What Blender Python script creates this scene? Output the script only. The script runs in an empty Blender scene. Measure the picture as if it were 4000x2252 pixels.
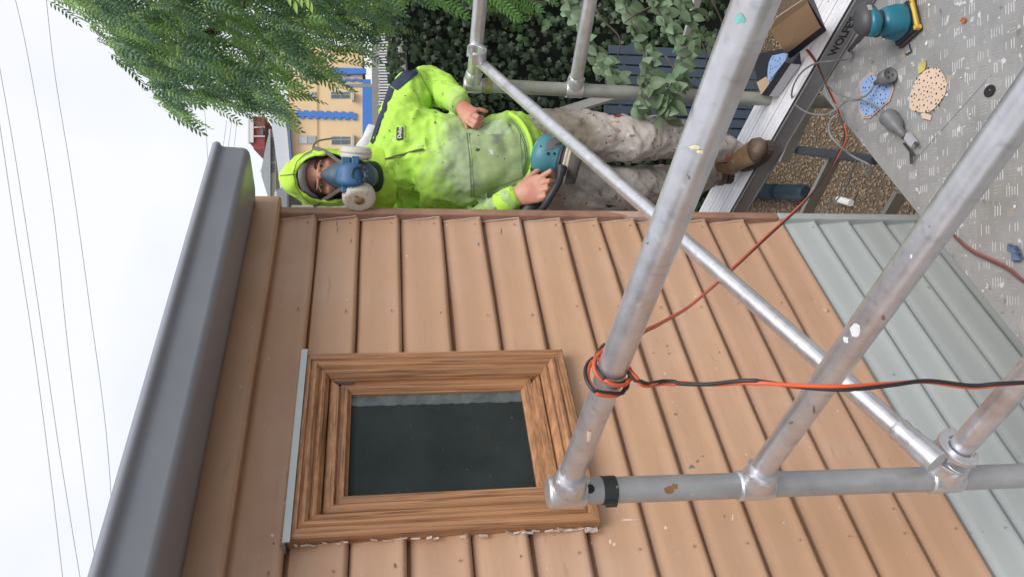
import bpy, math, random
from mathutils import Vector as V, Matrix, noise
from mathutils.bvhtree import BVHTree
random.seed(7)
R = math.radians
sc = bpy.context.scene
col = sc.collection

# ------------------------------------------------------------------ camera
FOC = 2966.0                                     # focal length in photograph pixels (photograph 4000 x 2252)
nad = V((89.0, 17890.0, FOC)).normalized()
CZ = -nad
f0 = V((0, 0, 1)); CY = (f0 - CZ * f0.dot(CZ)).normalized(); CX = CY.cross(CZ)
RM = Matrix((CX, CY, CZ))                        # (right, down, forward) of the upright picture -> world
def ray(px, py): return RM @ V(((1126 - py) / FOC, (px - 2000) / FOC, 1.0))
def P(px, py, y):  w = ray(px, py); return w * (y / w.y)
def Pz(px, py, z): w = ray(px, py); return w * (z / w.z)
cam_d = bpy.data.cameras.new('camera'); cam = bpy.data.objects.new('camera', cam_d); col.objects.link(cam)
cam_d.sensor_width = 36; cam_d.lens = FOC / 4000 * 36; cam_d.clip_start = 0.02; cam_d.clip_end = 2000
ax_x = RM @ V((0, 1, 0)); ax_y = RM @ V((1, 0, 0)); ax_z = ax_x.cross(ax_y)
cam.matrix_world = Matrix(((ax_x.x, ax_y.x, ax_z.x, 0), (ax_x.y, ax_y.y, ax_z.y, 0), (ax_x.z, ax_y.z, ax_z.z, 0), (0, 0, 0, 1)))
sc.camera = cam
# ------------------------------------------------------------------ light
SUN_EL, SUN_AZ = 55, 150                         # sun behind and to the right of the camera, veiled by cloud
w = bpy.data.worlds.new('World'); sc.world = w; w.use_nodes = True
nt = w.node_tree; nt.nodes.clear()
def nn(t, typ, **k):
    n = t.nodes.new(typ)
    for a, b in k.items(): setattr(n, a, b)
    return n
sky = nn(nt, 'ShaderNodeTexSky', sky_type='NISHITA', sun_disc=False, sun_elevation=R(SUN_EL), sun_rotation=R(SUN_AZ))
tc = nn(nt, 'ShaderNodeTexCoord'); nz = nn(nt, 'ShaderNodeTexNoise'); nz.inputs['Scale'].default_value = 1.6; nz.inputs['Detail'].default_value = 5
rp = nn(nt, 'ShaderNodeValToRGB'); rp.color_ramp.elements[0].position = .38; rp.color_ramp.elements[1].position = .62
rp.color_ramp.elements[0].color = (.66, .66, .66, 1); rp.color_ramp.elements[1].color = (.97, .97, .97, 1)
mx = nn(nt, 'ShaderNodeMix', data_type='RGBA'); mx.inputs[7].default_value = (5.25, 5.3, 5.5, 1)
bg = nn(nt, 'ShaderNodeBackground'); bg.inputs[1].default_value = .1
wo = nn(nt, 'ShaderNodeOutputWorld')
nt.links.new(tc.outputs['Generated'], nz.inputs['Vector']); nt.links.new(nz.outputs['Fac'], rp.inputs[0])
nt.links.new(rp.outputs[0], mx.inputs[0]); nt.links.new(sky.outputs[0], mx.inputs[6])
nt.links.new(mx.outputs[2], bg.inputs[0]); nt.links.new(bg.outputs[0], wo.inputs[0])
sd = bpy.data.lights.new('sun', 'SUN'); so = bpy.data.objects.new('sun', sd); col.objects.link(so)
sd.energy = 1.5; sd.angle = R(35); sd.color = (1, .97, .92)
saz = R(SUN_AZ); sdir = V((math.sin(saz) * math.cos(R(SUN_EL)), math.cos(saz) * math.cos(R(SUN_EL)), math.sin(R(SUN_EL))))
so.rotation_euler = sdir.to_track_quat('Z', 'Y').to_euler()
sc.view_settings.view_transform = 'Standard'; sc.view_settings.look = 'None'; sc.view_settings.exposure = 0.92
sc.view_settings.gamma = 1; sc.view_settings.use_curve_mapping = False

# ------------------------------------------------------------------ helpers
def tag(o, label=None, cat=None, group=None, kind=None):
    if label: o['label'] = label
    if cat: o['category'] = cat
    if group: o['group'] = group
    if kind: o['kind'] = kind
    return o
def empty(name, loc, label, cat, group=None):
    o = bpy.data.objects.new(name, None); col.objects.link(o); o.location = loc; o.empty_display_size = .1
    return tag(o, label, cat, group)
def link(name, me, mat=None, parent=None, kind=None, label=None):
    o = bpy.data.objects.new(name, me); col.objects.link(o)
    if mat is not None and not me.materials: me.materials.append(mat)
    if parent is not None: setparent(o, parent)
    if kind: o['kind'] = kind
    if label: o['label'] = label
    return o
def wmat(o):
    m = o.matrix_basis
    return m if o.parent is None else wmat(o.parent) @ o.matrix_parent_inverse @ m
def setparent(o, p): o.parent = p; o.matrix_parent_inverse = wmat(p).inverted()
class MB:
    def __init__(s): s.v = []; s.f = []; s.sm = []
    def add(s, vs, fs, smooth=False):
        b = len(s.v); s.v += [tuple(x) for x in vs]; s.f += [tuple(i + b for i in f) for f in fs]; s.sm += [smooth] * len(fs)
    def box(s, o, ex, ey, ez):                   # corner and three edge vectors
        o = V(o); ex = V(ex); ey = V(ey); ez = V(ez)
        vs = [o, o + ex, o + ex + ey, o + ey, o + ez, o + ex + ez, o + ex + ey + ez, o + ey + ez]
        s.add(vs, [(0, 3, 2, 1), (4, 5, 6, 7), (0, 1, 5, 4), (1, 2, 6, 5), (2, 3, 7, 6), (3, 0, 4, 7)])
    def cbox(s, c, hx, hy, hz): s.box(V(c) - V(hx) - V(hy) - V(hz), 2 * V(hx), 2 * V(hy), 2 * V(hz))
    def tube(s, pts, rad, n=12, cap=True, flat=1.0, hint=None):
        pts = [V(p) for p in pts]; m = len(pts)
        rr = rad if isinstance(rad, (list, tuple)) else [rad] * m
        vs = []; prev = V(hint) if hint is not None else None
        for i, p in enumerate(pts):
            t = (pts[min(i + 1, m - 1)] - pts[max(i - 1, 0)]).normalized()
            if prev is None: prev = V((0, 0, 1)) if abs(t.z) < .9 else V((1, 0, 0))
            a = (prev - t * prev.dot(t)).normalized(); prev = a; b = t.cross(a)
            for k in range(n):
                an = 2 * math.pi * k / n
                vs.append(p + a * (math.cos(an) * rr[i] * flat) + b * (math.sin(an) * rr[i]))
        fs = [(i * n + k, i * n + (k + 1) % n, (i + 1) * n + (k + 1) % n, (i + 1) * n + k) for i in range(m - 1) for k in range(n)]
        s.add(vs, fs, True)
        if cap:
            s.add(vs[:n], [tuple(range(n - 1, -1, -1))]); s.add(vs[-n:], [tuple(range(n))])
    def loft(s, st, hint=(1, 0, 0), n=20, sup=2.0):   # st: list of (centre, a, b); closed by caps
        m = len(st); cs = [V(x[0]) for x in st]; vs = []; hint = V(hint)
        for i, (c, a, b) in enumerate(st):
            t = (cs[min(i + 1, m - 1)] - cs[max(i - 1, 0)]).normalized()
            sd_ = (hint - t * hint.dot(t)).normalized(); up = t.cross(sd_)
            for k in range(n):
                an = 2 * math.pi * k / n; ca, sa = math.cos(an), math.sin(an)
                e = 2 / sup
                vs.append(cs[i] + sd_ * (a * abs(ca) ** e * (1 if ca > 0 else -1)) + up * (b * abs(sa) ** e * (1 if sa > 0 else -1)))
        fs = [(i * n + k, i * n + (k + 1) % n, (i + 1) * n + (k + 1) % n, (i + 1) * n + k) for i in range(m - 1) for k in range(n)]
        vs.append(cs[0]); vs.append(cs[-1]); q = len(vs)
        fs += [(q - 2, (k + 1) % n, k) for k in range(n)] + [(q - 1, (m - 1) * n + k, (m - 1) * n + (k + 1) % n) for k in range(n)]
        s.add(vs, fs, True)
    def lathe(s, a, b, prof, n=28):              # prof: list of (t 0..1 along a->b, radius)
        a = V(a); b = V(b); t = (b - a).normalized(); h = V((0, 0, 1)) if abs(t.z) < .9 else V((1, 0, 0))
        u = (h - t * h.dot(t)).normalized(); w_ = t.cross(u); vs = []
        for (q, r) in prof:
            c = a.lerp(b, q)
            for k in range(n):
                an = 2 * math.pi * k / n; vs.append(c + u * (r * math.cos(an)) + w_ * (r * math.sin(an)))
        m = len(prof)
        s.add(vs, [(i * n + k, i * n + (k + 1) % n, (i + 1) * n + (k + 1) % n, (i + 1) * n + k) for i in range(m - 1) for k in range(n)], True)
    def mesh(s, name):
        me = bpy.data.meshes.new(name); me.from_pydata(s.v, [], s.f); me.update()
        me.polygons.foreach_set('use_smooth', s.sm); return me
    def build(s, name, mat, parent=None, kind=None, label=None, bevel=0, auto=False):
        if name == 'filler': kind = 'stuff'
        o = link(name, s.mesh(name), mat, parent, kind, label)
        if bevel:
            b = o.modifiers.new('bevel', 'BEVEL'); b.width = bevel; b.segments = 2; b.limit_method = 'ANGLE'
        return o
def spline(pts, k=8):
    pts = [V(p) for p in pts]; out = []
    for i in range(len(pts) - 1):
        p0 = pts[max(i - 1, 0)]; p1 = pts[i]; p2 = pts[i + 1]; p3 = pts[min(i + 2, len(pts) - 1)]
        for j in range(k):
            t = j / k
            out.append(.5 * ((2 * p1) + (p2 - p0) * t + (2 * p0 - 5 * p1 + 4 * p2 - p3) * t * t + (3 * p1 - p0 - 3 * p2 + p3) * t ** 3))
    out.append(pts[-1]); return out

MATS = {}
def M(name, c, rough=.6, metal=0, var=.12, vs=6, bump=.15, bs=60, spots=(), rnd=0, zones=(), stretch=None, coat=0, trans=0, spec=.5, bd=.002):
    """procedural material: base colour with noise variation, stain layers (colour, scale, threshold, softness), fine relief"""
    m = bpy.data.materials.new(name); m.use_nodes = True; t = m.node_tree; t.nodes.clear(); L = t.links.new
    out = nn(t, 'ShaderNodeOutputMaterial'); b = nn(t, 'ShaderNodeBsdfPrincipled')
    tcn = nn(t, 'ShaderNodeTexCoord'); src = tcn.outputs['Object']
    if stretch:
        mp = nn(t, 'ShaderNodeMapping'); L(src, mp.inputs[0])
        mp.inputs['Rotation'].default_value = stretch[0]; mp.inputs['Scale'].default_value = stretch[1]; src2 = mp.outputs[0]
    else: src2 = src
    n1 = nn(t, 'ShaderNodeTexNoise'); n1.inputs['Scale'].default_value = vs; n1.inputs['Detail'].default_value = 6; n1.inputs['Roughness'].default_value = .6; L(src2, n1.inputs['Vector'])
    mr = nn(t, 'ShaderNodeMapRange'); mr.inputs[1].default_value = .3; mr.inputs[2].default_value = .7; mr.inputs[3].default_value = 1 - var; mr.inputs[4].default_value = 1 + var
    L(n1.outputs['Fac'], mr.inputs[0])
    hs = nn(t, 'ShaderNodeHueSaturation'); hs.inputs['Color'].default_value = (*c, 1); L(mr.outputs[0], hs.inputs['Value'])
    cur = hs.outputs[0]
    if rnd:
        oi = nn(t, 'ShaderNodeObjectInfo'); h2 = nn(t, 'ShaderNodeHueSaturation')
        r1 = nn(t, 'ShaderNodeMapRange'); r1.inputs[3].default_value = 1 - rnd; r1.inputs[4].default_value = 1 + rnd; L(oi.outputs['Random'], r1.inputs[0])
        r2 = nn(t, 'ShaderNodeMapRange'); r2.inputs[3].default_value = .5 - rnd * .06; r2.inputs[4].default_value = .5 + rnd * .06; L(oi.outputs['Random'], r2.inputs[0])
        L(cur, h2.inputs['Color']); L(r1.outputs[0], h2.inputs['Value']); L(r2.outputs[0], h2.inputs['Hue']); cur = h2.outputs[0]
    for i, sp in enumerate(spots):
        colr, scale, th, soft = sp[:4]
        ns = nn(t, 'ShaderNodeTexNoise'); ns.inputs['Scale'].default_value = scale; ns.inputs['Detail'].default_value = 3
        mp = nn(t, 'ShaderNodeMapping'); mp.inputs['Location'].default_value = (i * 7.3 + 3, i * 2.1, i * 5.7)
        if len(sp) > 4: mp.inputs['Scale'].default_value = sp[4]
        L(src, mp.inputs[0]); L(mp.outputs[0], ns.inputs['Vector'])
        r = nn(t, 'ShaderNodeMapRange'); r.inputs[1].default_value = th; r.inputs[2].default_value = th + soft; L(ns.outputs['Fac'], r.inputs[0])
        x = nn(t, 'ShaderNodeMix', data_type='RGBA'); L(r.outputs[0], x.inputs[0]); L(cur, x.inputs[6]); x.inputs[7].default_value = (*colr, 1); cur = x.outputs[2]
    for i, (zc, zr, colr, zs_, amt) in enumerate(zones):   # worn-in stains at a place on the garment
        mp = nn(t, 'ShaderNodeMapping'); mp.vector_type = 'TEXTURE'; mp.inputs['Location'].default_value = zc; mp.inputs['Scale'].default_value = zr; L(src, mp.inputs[0])
        gr = nn(t, 'ShaderNodeTexGradient', gradient_type='SPHERICAL'); L(mp.outputs[0], gr.inputs[0])
        ns = nn(t, 'ShaderNodeTexNoise'); ns.inputs['Scale'].default_value = zs_; ns.inputs['Detail'].default_value = 5; L(src, ns.inputs['Vector'])
        ad = nn(t, 'ShaderNodeMath', operation='MULTIPLY_ADD'); L(gr.outputs['Fac'], ad.inputs[0]); ad.inputs[1].default_value = .9; L(ns.outputs['Fac'], ad.inputs[2])
        r = nn(t, 'ShaderNodeMapRange'); r.inputs[1].default_value = .72; r.inputs[2].default_value = 1.05; r.inputs[4].default_value = amt; L(ad.outputs[0], r.inputs[0])
        x = nn(t, 'ShaderNodeMix', data_type='RGBA'); L(r.outputs[0], x.inputs[0]); L(cur, x.inputs[6]); x.inputs[7].default_value = (*colr, 1); cur = x.outputs[2]
    L(cur, b.inputs['Base Color'])
    b.inputs['Roughness'].default_value = rough; b.inputs['Metallic'].default_value = metal
    b.inputs['Coat Weight'].default_value = coat; b.inputs['Specular IOR Level'].default_value = spec
    if metal or rough < .5:
        rr = nn(t, 'ShaderNodeMapRange'); rr.inputs[3].default_value = max(.03, rough - .12); rr.inputs[4].default_value = rough + .15; L(n1.outputs['Fac'], rr.inputs[0]); L(rr.outputs[0], b.inputs['Roughness'])
    if bump:
        n2 = nn(t, 'ShaderNodeTexNoise'); n2.inputs['Scale'].default_value = bs; n2.inputs['Detail'].default_value = 5; L(src2, n2.inputs['Vector'])
        bp = nn(t, 'ShaderNodeBump'); bp.inputs['Strength'].default_value = bump; bp.inputs['Distance'].default_value = bd
        L(n2.outputs['Fac'], bp.inputs['Height']); L(bp.outputs[0], b.inputs['Normal'])
    if trans:
        tl = nn(t, 'ShaderNodeBsdfTranslucent'); L(cur, tl.inputs[0]); ms = nn(t, 'ShaderNodeMixShader'); ms.inputs[0].default_value = trans
        L(b.outputs[0], ms.inputs[1]); L(tl.outputs[0], ms.inputs[2]); L(ms.outputs[0], out.inputs[0])
    else: L(b.outputs[0], out.inputs[0])
    MATS[name] = m; return m

WALLROT = (0, 0, R(-46.4))                      # turns world axes so that x runs along the house wall
tan = M('tan_paint', (.46, .280, .180), .5, var=.06, vs=5, bump=.25, bs=30, rnd=.05, stretch=(WALLROT, (.25, 1, 3)),
        spots=[((.20, .12, .075), 60, .745, .03), ((.60, .45, .34), 46, .73, .02), ((.50, .335, .245), 3.2, .52, .25), ((.43, .25, .145), 2.3, .50, .25, (1, 1, .4)), ((.40, .25, .165), 70, .62, .1, (.15, .15, 1))])
grey = M('grey_paint', (.38, .405, .40), .42, var=.05, vs=4, bump=.15, bs=30, rnd=.03, stretch=(WALLROT, (.3, 1, 2)),
         spots=[((.14, .15, .15), 60, .74, .02), ((.45, .44, .38), 5, .62, .1)])
trim = M('weathered_trim', (.30, .165, .115), .6, var=.25, vs=12, bump=.3, bs=40, spots=[((.48, .34, .27), 14, .6, .05, (1, 1, .3))])
cedar = M('cedar', (.37, .185, .090), .5, var=.30, vs=26, bump=.6, bs=60, stretch=(WALLROT, (.10, 2, 4)), spots=[((.17, .075, .035), 60, .52, .16, (.12, .12, 4))])
cedar_v = M('cedar_upright', (.37, .185, .090), .5, var=.30, vs=26, bump=.6, bs=60, stretch=(WALLROT, (4, 2, .10)), spots=[((.17, .075, .035), 60, .52, .16, (4, 4, .1))])
gutm = M('gutter_paint', (.235, .245, .285), .35, var=.04, bump=.03)
soff = M('soffit_dark', (.05, .055, .07), .6, var=.1)
alu = M('aluminium', (.64, .635, .66), .34, .8, var=.10, vs=30, bump=.35, bs=45, bd=.0015,
        spots=[((.78, .77, .75), 30, .70, .04), ((.22, .22, .23), 80, .735, .03), ((.50, .44, .42), 9, .60, .15), ((.42, .42, .45), 55, .60, .2, (1, 1, .25)), ((.75, .74, .73), 90, .74, .03)])
alu_post = M('aluminium_post', (.43, .435, .45), .45, .6, var=.15, vs=16, bump=.3, bs=50, bd=.001, spots=[((.32, .17, .06), 9, .73, .01), ((.6, .58, .55), 30, .70, .05)])
alu_far = M('aluminium_mossy', (.33, .34, .30), .55, .4, var=.2, vs=18, bump=.3, bs=50, spots=[((.45, .22, .18), 14, .66, .06), ((.30, .32, .16), 10, .62, .1)])
alu_plank = M('aluminium_plank', (.80, .80, .84), .45, .2, var=.06, vs=20, bump=.15, spots=[((.3, .3, .3), 60, .70, .04)])
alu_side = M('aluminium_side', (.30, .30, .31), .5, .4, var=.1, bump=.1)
deckm = M('deck_plate', (.32, .32, .32), .5, .25, var=.14, vs=7, bump=.5, bs=60, bd=.002,
          spots=[((.62, .61, .6), 38, .66, .03), ((.46, .38, .30), 11, .68, .08), ((.20, .20, .19), 26, .69, .05), ((.24, .23, .2), 3, .6, .2)])
treadm = M('tread_metal', (.38, .375, .37), .6, .3, var=.3, vs=20, bump=.1)
black = M('black_plastic', (.02, .022, .027), .5, var=.2)
blackg = M('black_card', (.014, .015, .022), .55, var=.1)
glassm = M('dark_glass', (.026, .034, .033), .5, spec=.10, var=.25, vs=5, bump=.02, bs=5, spots=[((.10, .12, .12), 90, .72, .03), ((.03, .036, .036), 6, .5, .2)])
seal = M('caulk', (.55, .46, .40), .7, var=.2, vs=30, bump=.6, bs=60)
zinc = M('zinc_flashing', (.42, .45, .46), .4, .5, var=.1)
paper_b = M('blue_abrasive', (.24, .36, .60), .8, var=.06, bump=.2, bs=300)
paper_t = M('tan_backing', (.60, .46, .36), .85, var=.06, bump=.15, bs=100)
hole_m = M('hole_dark', (.012, .012, .014), .8)
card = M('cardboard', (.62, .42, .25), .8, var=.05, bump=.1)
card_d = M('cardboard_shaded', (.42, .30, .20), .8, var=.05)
labelm = M('label_paper', (.50, .50, .53), .4, var=.03)
labelg = M('label_grey', (.16, .17, .18), .4)
labelr = M('label_red', (.17, .025, .04), .4)
white = M('white_plastic', (.75, .75, .74), .5)
orange = M('orange_sheath', (.62, .10, .035), .45, var=.2, bump=.1)
cordblk = M('black_sheath', (.025, .022, .025), .45, bump=.1)
greycab = M('grey_cable', (.17, .175, .18), .5, bump=.1)
plugm = M('grey_plug', (.12, .125, .13), .45, var=.1, spots=[((.5, .45, .35), 90, .72, .03)])
teal = M('teal_plastic', (.005, .125, .185), .38, var=.12, coat=.15)
tealp = M('teal_dusty', (.055, .20, .24), .5, var=.15, spots=[((.02, .03, .03), 60, .70, .03), ((.40, .45, .40), 25, .66, .06)])
dkg = M('charcoal_plastic', (.05, .05, .055), .5, var=.15)
yellow = M('yellow_clamp', (.60, .40, .05), .5, var=.12, spots=[((.25, .15, .03), 40, .66, .06)])
ZB = [tuple(P(1900, 620, 2.6)), tuple(P(1700, 650, 2.6)), tuple(P(1790, 395, 2.66)), tuple(P(2230, 520, 2.75)), tuple(P(2330, 700, 2.75))]
hiv = M('hi_vis_fleece', (.42, .69, .10), .85, var=.10, vs=6, bump=.35, bs=220, spec=.2, zones=[(ZB[0], (.28, .5, .24), (.25, .30, .19), 24, .72), (ZB[0], (.30, .5, .30), (.42, .50, .36), 60, .6), (ZB[2], (.11, .2, .11), (.36, .44, .20), 26, .55)],
        spots=[((.38, .62, .10), 9, .60, .15), ((.05, .09, .04), 46, .68, .015), ((.08, .12, .07), 120, .70, .03), ((.55, .62, .55), 34, .69, .02), ((.20, .15, .06), 36, .72, .01, (1, 1, .4))])
hivc = M('hi_vis_clean', (.45, .72, .085), .85, var=.08, vs=8, bump=.35, bs=220, spec=.2, spots=[((.10, .18, .05), 50, .73, .01)])
grime = M('grimed_pocket', (.33, .42, .20), .9, var=.18, vs=14, bump=.4, bs=200, spec=.2,
          spots=[((.36, .52, .16), 7, .60, .2), ((.22, .25, .18), 13, .56, .15), ((.05, .06, .05), 48, .66, .02), ((.5, .54, .52), 34, .68, .03)])
navy = M('navy_cloth', (.018, .026, .06), .8, var=.1, bump=.3, bs=150)
trou = M('painted_trousers', (.46, .41, .38), .85, zones=[(ZB[3], (.22, .5, .22), (.16, .135, .095), 9, .8), (ZB[4], (.12, .5, .2), (.30, .28, .26), 20, .7)], var=.16, vs=10, bump=.5, bs=70, bd=.004, spec=.2,
         spots=[((.20, .17, .14), 3.2, .58, .10), ((.62, .58, .56), 34, .66, .03), ((.17, .14, .11), 60, .63, .05), ((.20, .05, .035), 11, .68, .04), ((.5, .27, .04), 30, .73, .015), ((.05, .045, .04), 28, .68, .02)])
skin = M('skin', (.50, .24, .165), .5, var=.10, vs=22, bump=.15, bs=180, spots=[((.42, .13, .09), 9, .55, .2)])
lipd = M('dark_iris', (.02, .013, .01), .25)
eyew = M('eye_white', (.55, .5, .47), .4)
headb = M('grey_knit', (.26, .245, .24), .9, var=.15, bump=.4, bs=250)
maskd = M('mask_rubber', (.045, .085, .13), .5, var=.12)
maskb = M('mask_blue', (.025, .10, .22), .45, var=.15)
filt = M('filter_case', (.55, .53, .47), .6, var=.12, spots=[((.28, .09, .05), 40, .68, .05), ((.22, .2, .2), 30, .66, .06)])
strapm = M('strap_web', (.12, .105, .09), .8, var=.2)
boot = M('tan_leather', (.20, .125, .065), .6, var=.25, vs=20, bump=.4, bs=60, spots=[((.34, .27, .2), 30, .62, .06)])
boot2 = M('scuffed_leather', (.115, .075, .052), .6, var=.25, vs=12, bump=.3, spots=[((.2, .15, .12), 18, .62, .08)])
sole = M('boot_sole', (.06, .045, .035), .8)
bark = M('bark', (.10, .075, .055), .9, var=.3, vs=20, bump=.8, bs=40)
leafA = M('pinnate_leaf', (.20, .32, .085), .42, var=.35, vs=5, bump=0, rnd=.3, trans=.30, spots=[((.26, .27, .05), 2.6, .62, .05), ((.06, .135, .06), 1.7, .53, .06), ((.24, .38, .09), 3.1, .60, .05)])
leafB = M('broad_leaf', (.15, .22, .12), .45, var=.2, vs=12, bump=.2, bs=60, rnd=.3, trans=.25, spots=[((.30, .24, .03), 5, .70, .04)])
ivym = M('ivy_leaf', (.045, .10, .04), .35, var=.3, vs=4, bump=0, rnd=.5, trans=.15, spots=[((.09, .20, .05), 1.6, .58, .08)])
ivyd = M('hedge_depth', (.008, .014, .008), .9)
gravel = M('pebble', (.27, .20, .13), .8, var=.45, vs=38, bump=.1, spots=[((.12, .085, .055), 50, .55, .06), ((.42, .34, .26), 60, .64, .03)])
soil = M('soil', (.13, .095, .065), .95, var=.4, vs=40, bump=.6, bs=90)
grass = M('hillside_grass', (.13, .125, .105), .9, var=.3, vs=1)
fencem = M('blue_grey_paint', (.07, .10, .145), .6, var=.12)
pipe = M('dark_blue_pipe', (.018, .032, .045), .5)
yel = M('apricot_render', (.72, .52, .31), .8, var=.04, vs=1.2, bump=.1, bs=10)
blu = M('blue_trim', (.055, .19, .55), .6, var=.05)
bwhite = M('white_render', (.62, .62, .62), .7, var=.04)
froof = M('pale_roof', (.52, .56, .60), .5, var=.03)
redb = M('red_brick', (.26, .055, .055), .8, var=.1)
winm = M('far_glass', (.10, .13, .14), .2)
frm = M('far_frame', (.42, .42, .40), .6)
asph = M('footpath', (.24, .24, .23), .9, var=.1)
wirem = M('wire', (.60, .60, .64), .7)

# house frame: s along the wall (0 at the corner, negative towards the camera), o outward, z up
vpr = RM @ V((2862, -506, FOC)); D = V((vpr.x, vpr.y, 0)).normalized(); N = V((D.y, -D.x, 0))
C0 = P(1500, 855, 2.5); C0.z = 0
def H(s, o, z): return C0 + D * s + N * o + V((0, 0, z))
UZ = V((0, 0, 1))
GZ = -3.2
# ------------------------------------------------------------------ ground, hill
mb = MB(); mb.add([(-400, -200, GZ - .05), (600, -200, GZ - .05), (600, 900, GZ - .05), (-400, 900, GZ - .05)], [(0, 1, 2, 3)])
g = mb.build('ground', grass); g['kind'] = 'structure'
mb = MB(); mb.add([(-1.5, 1, GZ), (4, 1, GZ), (4, 8, GZ), (-1.5, 8, GZ)], [(0, 1, 2, 3)])
g = mb.build('gravel_bed', soil); g['kind'] = 'structure'
mb = MB(); NX, NY = 24, 16
hv = []
for j in range(NY + 1):
    for i in range(NX + 1):
        x = -60 + 140 * i / NX; y = 9 + 120 * j / NY
        t = min(1, max(0, (y - 9) / 30)); z = GZ + (3.75 * (t * t * (3 - 2 * t))) - (0.02 if j == 0 else 0) + noise.noise(V((x * .07, y * .07, 0))) * .25 * t * (1 if y < 34 else 0)
        hv.append((x, y, z))
mb.add(hv, [(j * (NX + 1) + i, j * (NX + 1) + i + 1, (j + 1) * (NX + 1) + i + 1, (j + 1) * (NX + 1) + i) for j in range(NY) for i in range(NX)], True)
g = mb.build('hillside', grass); g['kind'] = 'structure'
# pebbles
mb = MB(); rr = random.Random(3)
for i in range(15000):
    y = 3.2 + 3.8 * rr.random(); x = y * (.05 + .38 * rr.random()) - .25
    r = .006 + .009 * rr.random(); a = rr.random() * 6.28; c, s = math.cos(a), math.sin(a); e = .55 + .5 * rr.random()
    q = [(r, 0, 0), (0, r * e, 0), (-r, 0, 0), (0, -r * e, 0)]
    vs = [(x + c * p[0] - s * p[1], y + s * p[0] + c * p[1], GZ + .004 + rr.random() * .006) for p in q] + [(x, y, GZ + .006 + r * .8)]
    mb.add(vs, [(0, 1, 4), (1, 2, 4), (2, 3, 4), (3, 0, 4)])
tag(mb.build('gravel', gravel), 'loose brown pebbles covering the ground below the plank', 'gravel', kind='stuff')
mb = MB(); mb.tube([Pz(3275, 778, GZ + .03), Pz(3325, 793, GZ + .03)], .024, 10)
tag(mb.build('white_pipe_offcut', white), 'short white plastic pipe offcut lying on the brown gravel', 'pipe')

# ------------------------------------------------------------------ house
house = empty('weatherboard_house', H(0, 0, GZ), 'tan and grey weatherboard house wall with a cedar window and dark gutter', 'house')
zs = [.333, .214, .0845, -.042, -.18, -.3125, -.442, -.581, -.7085, -.837, -.9665, -1.0925, -1.2345, -1.3735, -1.504, -1.634, -1.77, -1.898]
while zs[-1] > GZ: zs.append(zs[-1] - .131)
S0 = -2.6
mb = MB(); mb.box(H(S0, -.14, GZ), D * (-S0 - .012), N * .085, UZ * (.485 - GZ)); mb.build('wall', soff, house)
mb = MB()
mb.box(H(-.012, -3.0, GZ), D * -.12, N * 2.86, UZ * (.42 - GZ)); mb.build('side_wall', tan, house)
def board(zt, zb, s0, s1, mat, i):
    # bullnose weatherboard profile in (o, z)
    h = zt - zb; gv = .004 + .008 * min(1.3, abs(zt)); pr = [(-.012, zt + .012), (-.010, zt + .012), (-.010, zt - gv), (.003, zt - gv - .0015), (.005, zt - gv - .003)]
    pr += [(.004 + .016 * t, zt - h * t) for t in (.35, .6, .84)]
    for k in range(6):
        a = R(90 - 30 * k) if False else R(k * 30)
        pr.append((.010 + .012 * math.cos(a - R(0)) if k else .0225, zb + .012 - .012 * math.sin(a)) )
    pr = pr[:-2] + [(.004, zb - .0005), (-.012, zb + .004)]
    n = max(2, int((s1 - s0) / .12)); mbb = MB(); vs = []; m = len(pr); rw = random.Random(i * 13 + int(s0 * 10))
    ph = rw.random() * 9
    for j in range(n + 1):
        s = s0 + (s1 - s0) * j / n
        wv = .0016 * math.sin(s * 4.1 + ph) + .001 * math.sin(s * 11 + ph * 2)
        for (o, z) in pr: vs.append(H(s, o + wv * .6, z + (wv if o > .002 else 0)))
    mbb.add(vs, [(j * m + k, j * m + k + 1, (j + 1) * m + k + 1, (j + 1) * m + k) for j in range(n) for k in range(m - 1)], True)
    mbb.add([vs[k] for k in range(m)], [tuple(range(m))]); mbb.add([vs[n * m + k] for k in range(m)], [tuple(range(m - 1, -1, -1))])
    return mbb.build('weatherboard', mat, house)
WT, WB, WL, WR = .211, -.474, -1.132, -.614      # outer edges of the window architrave
for i in range(len(zs) - 1):
    zt, zb = zs[i], zs[i + 1]; mt = tan if zb > -1.38 else grey
    if i == 0: board(zt + .03, zb, S0, -.014, mt, i)
    elif zb > WB - .05 and zt < WT + .01:
        board(zt, zb, S0, WL + .006, mt, i); board(zt, zb, WR - .006, -.014, mt, i + 50)
        if zb < WB:
            board(WB + .02, zb, WL + .006, WR - .006, mt, i + 90)
    else: board(zt, zb, S0, -.014, mt, i)
mb = MB()
for i, zb in enumerate(zs[1:13]):                # filler beads along the corner ends of the boards
    mb.tube([H(-.0165 + .001 * math.sin(k * 2.1 + i), .006 + .018 * (k / 6), zb + .128 - .12 * k / 6) for k in range(7)], .0021, 6)
mb.build('filler_bead', seal, house)
mb = MB(); mb.box(H(-.014, -.05, -1.36), D * .031, N * .083, UZ * (1.36 + .333)); mb.build('corner_trim', trim, house, bevel=.004)
mb = MB(); mb.box(H(-.014, -.05, GZ), D * .031, N * .083, UZ * (-1.3605 - GZ)); mb.build('corner_trim', grey, house, bevel=.004, label='grey painted lower corner trim')
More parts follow.
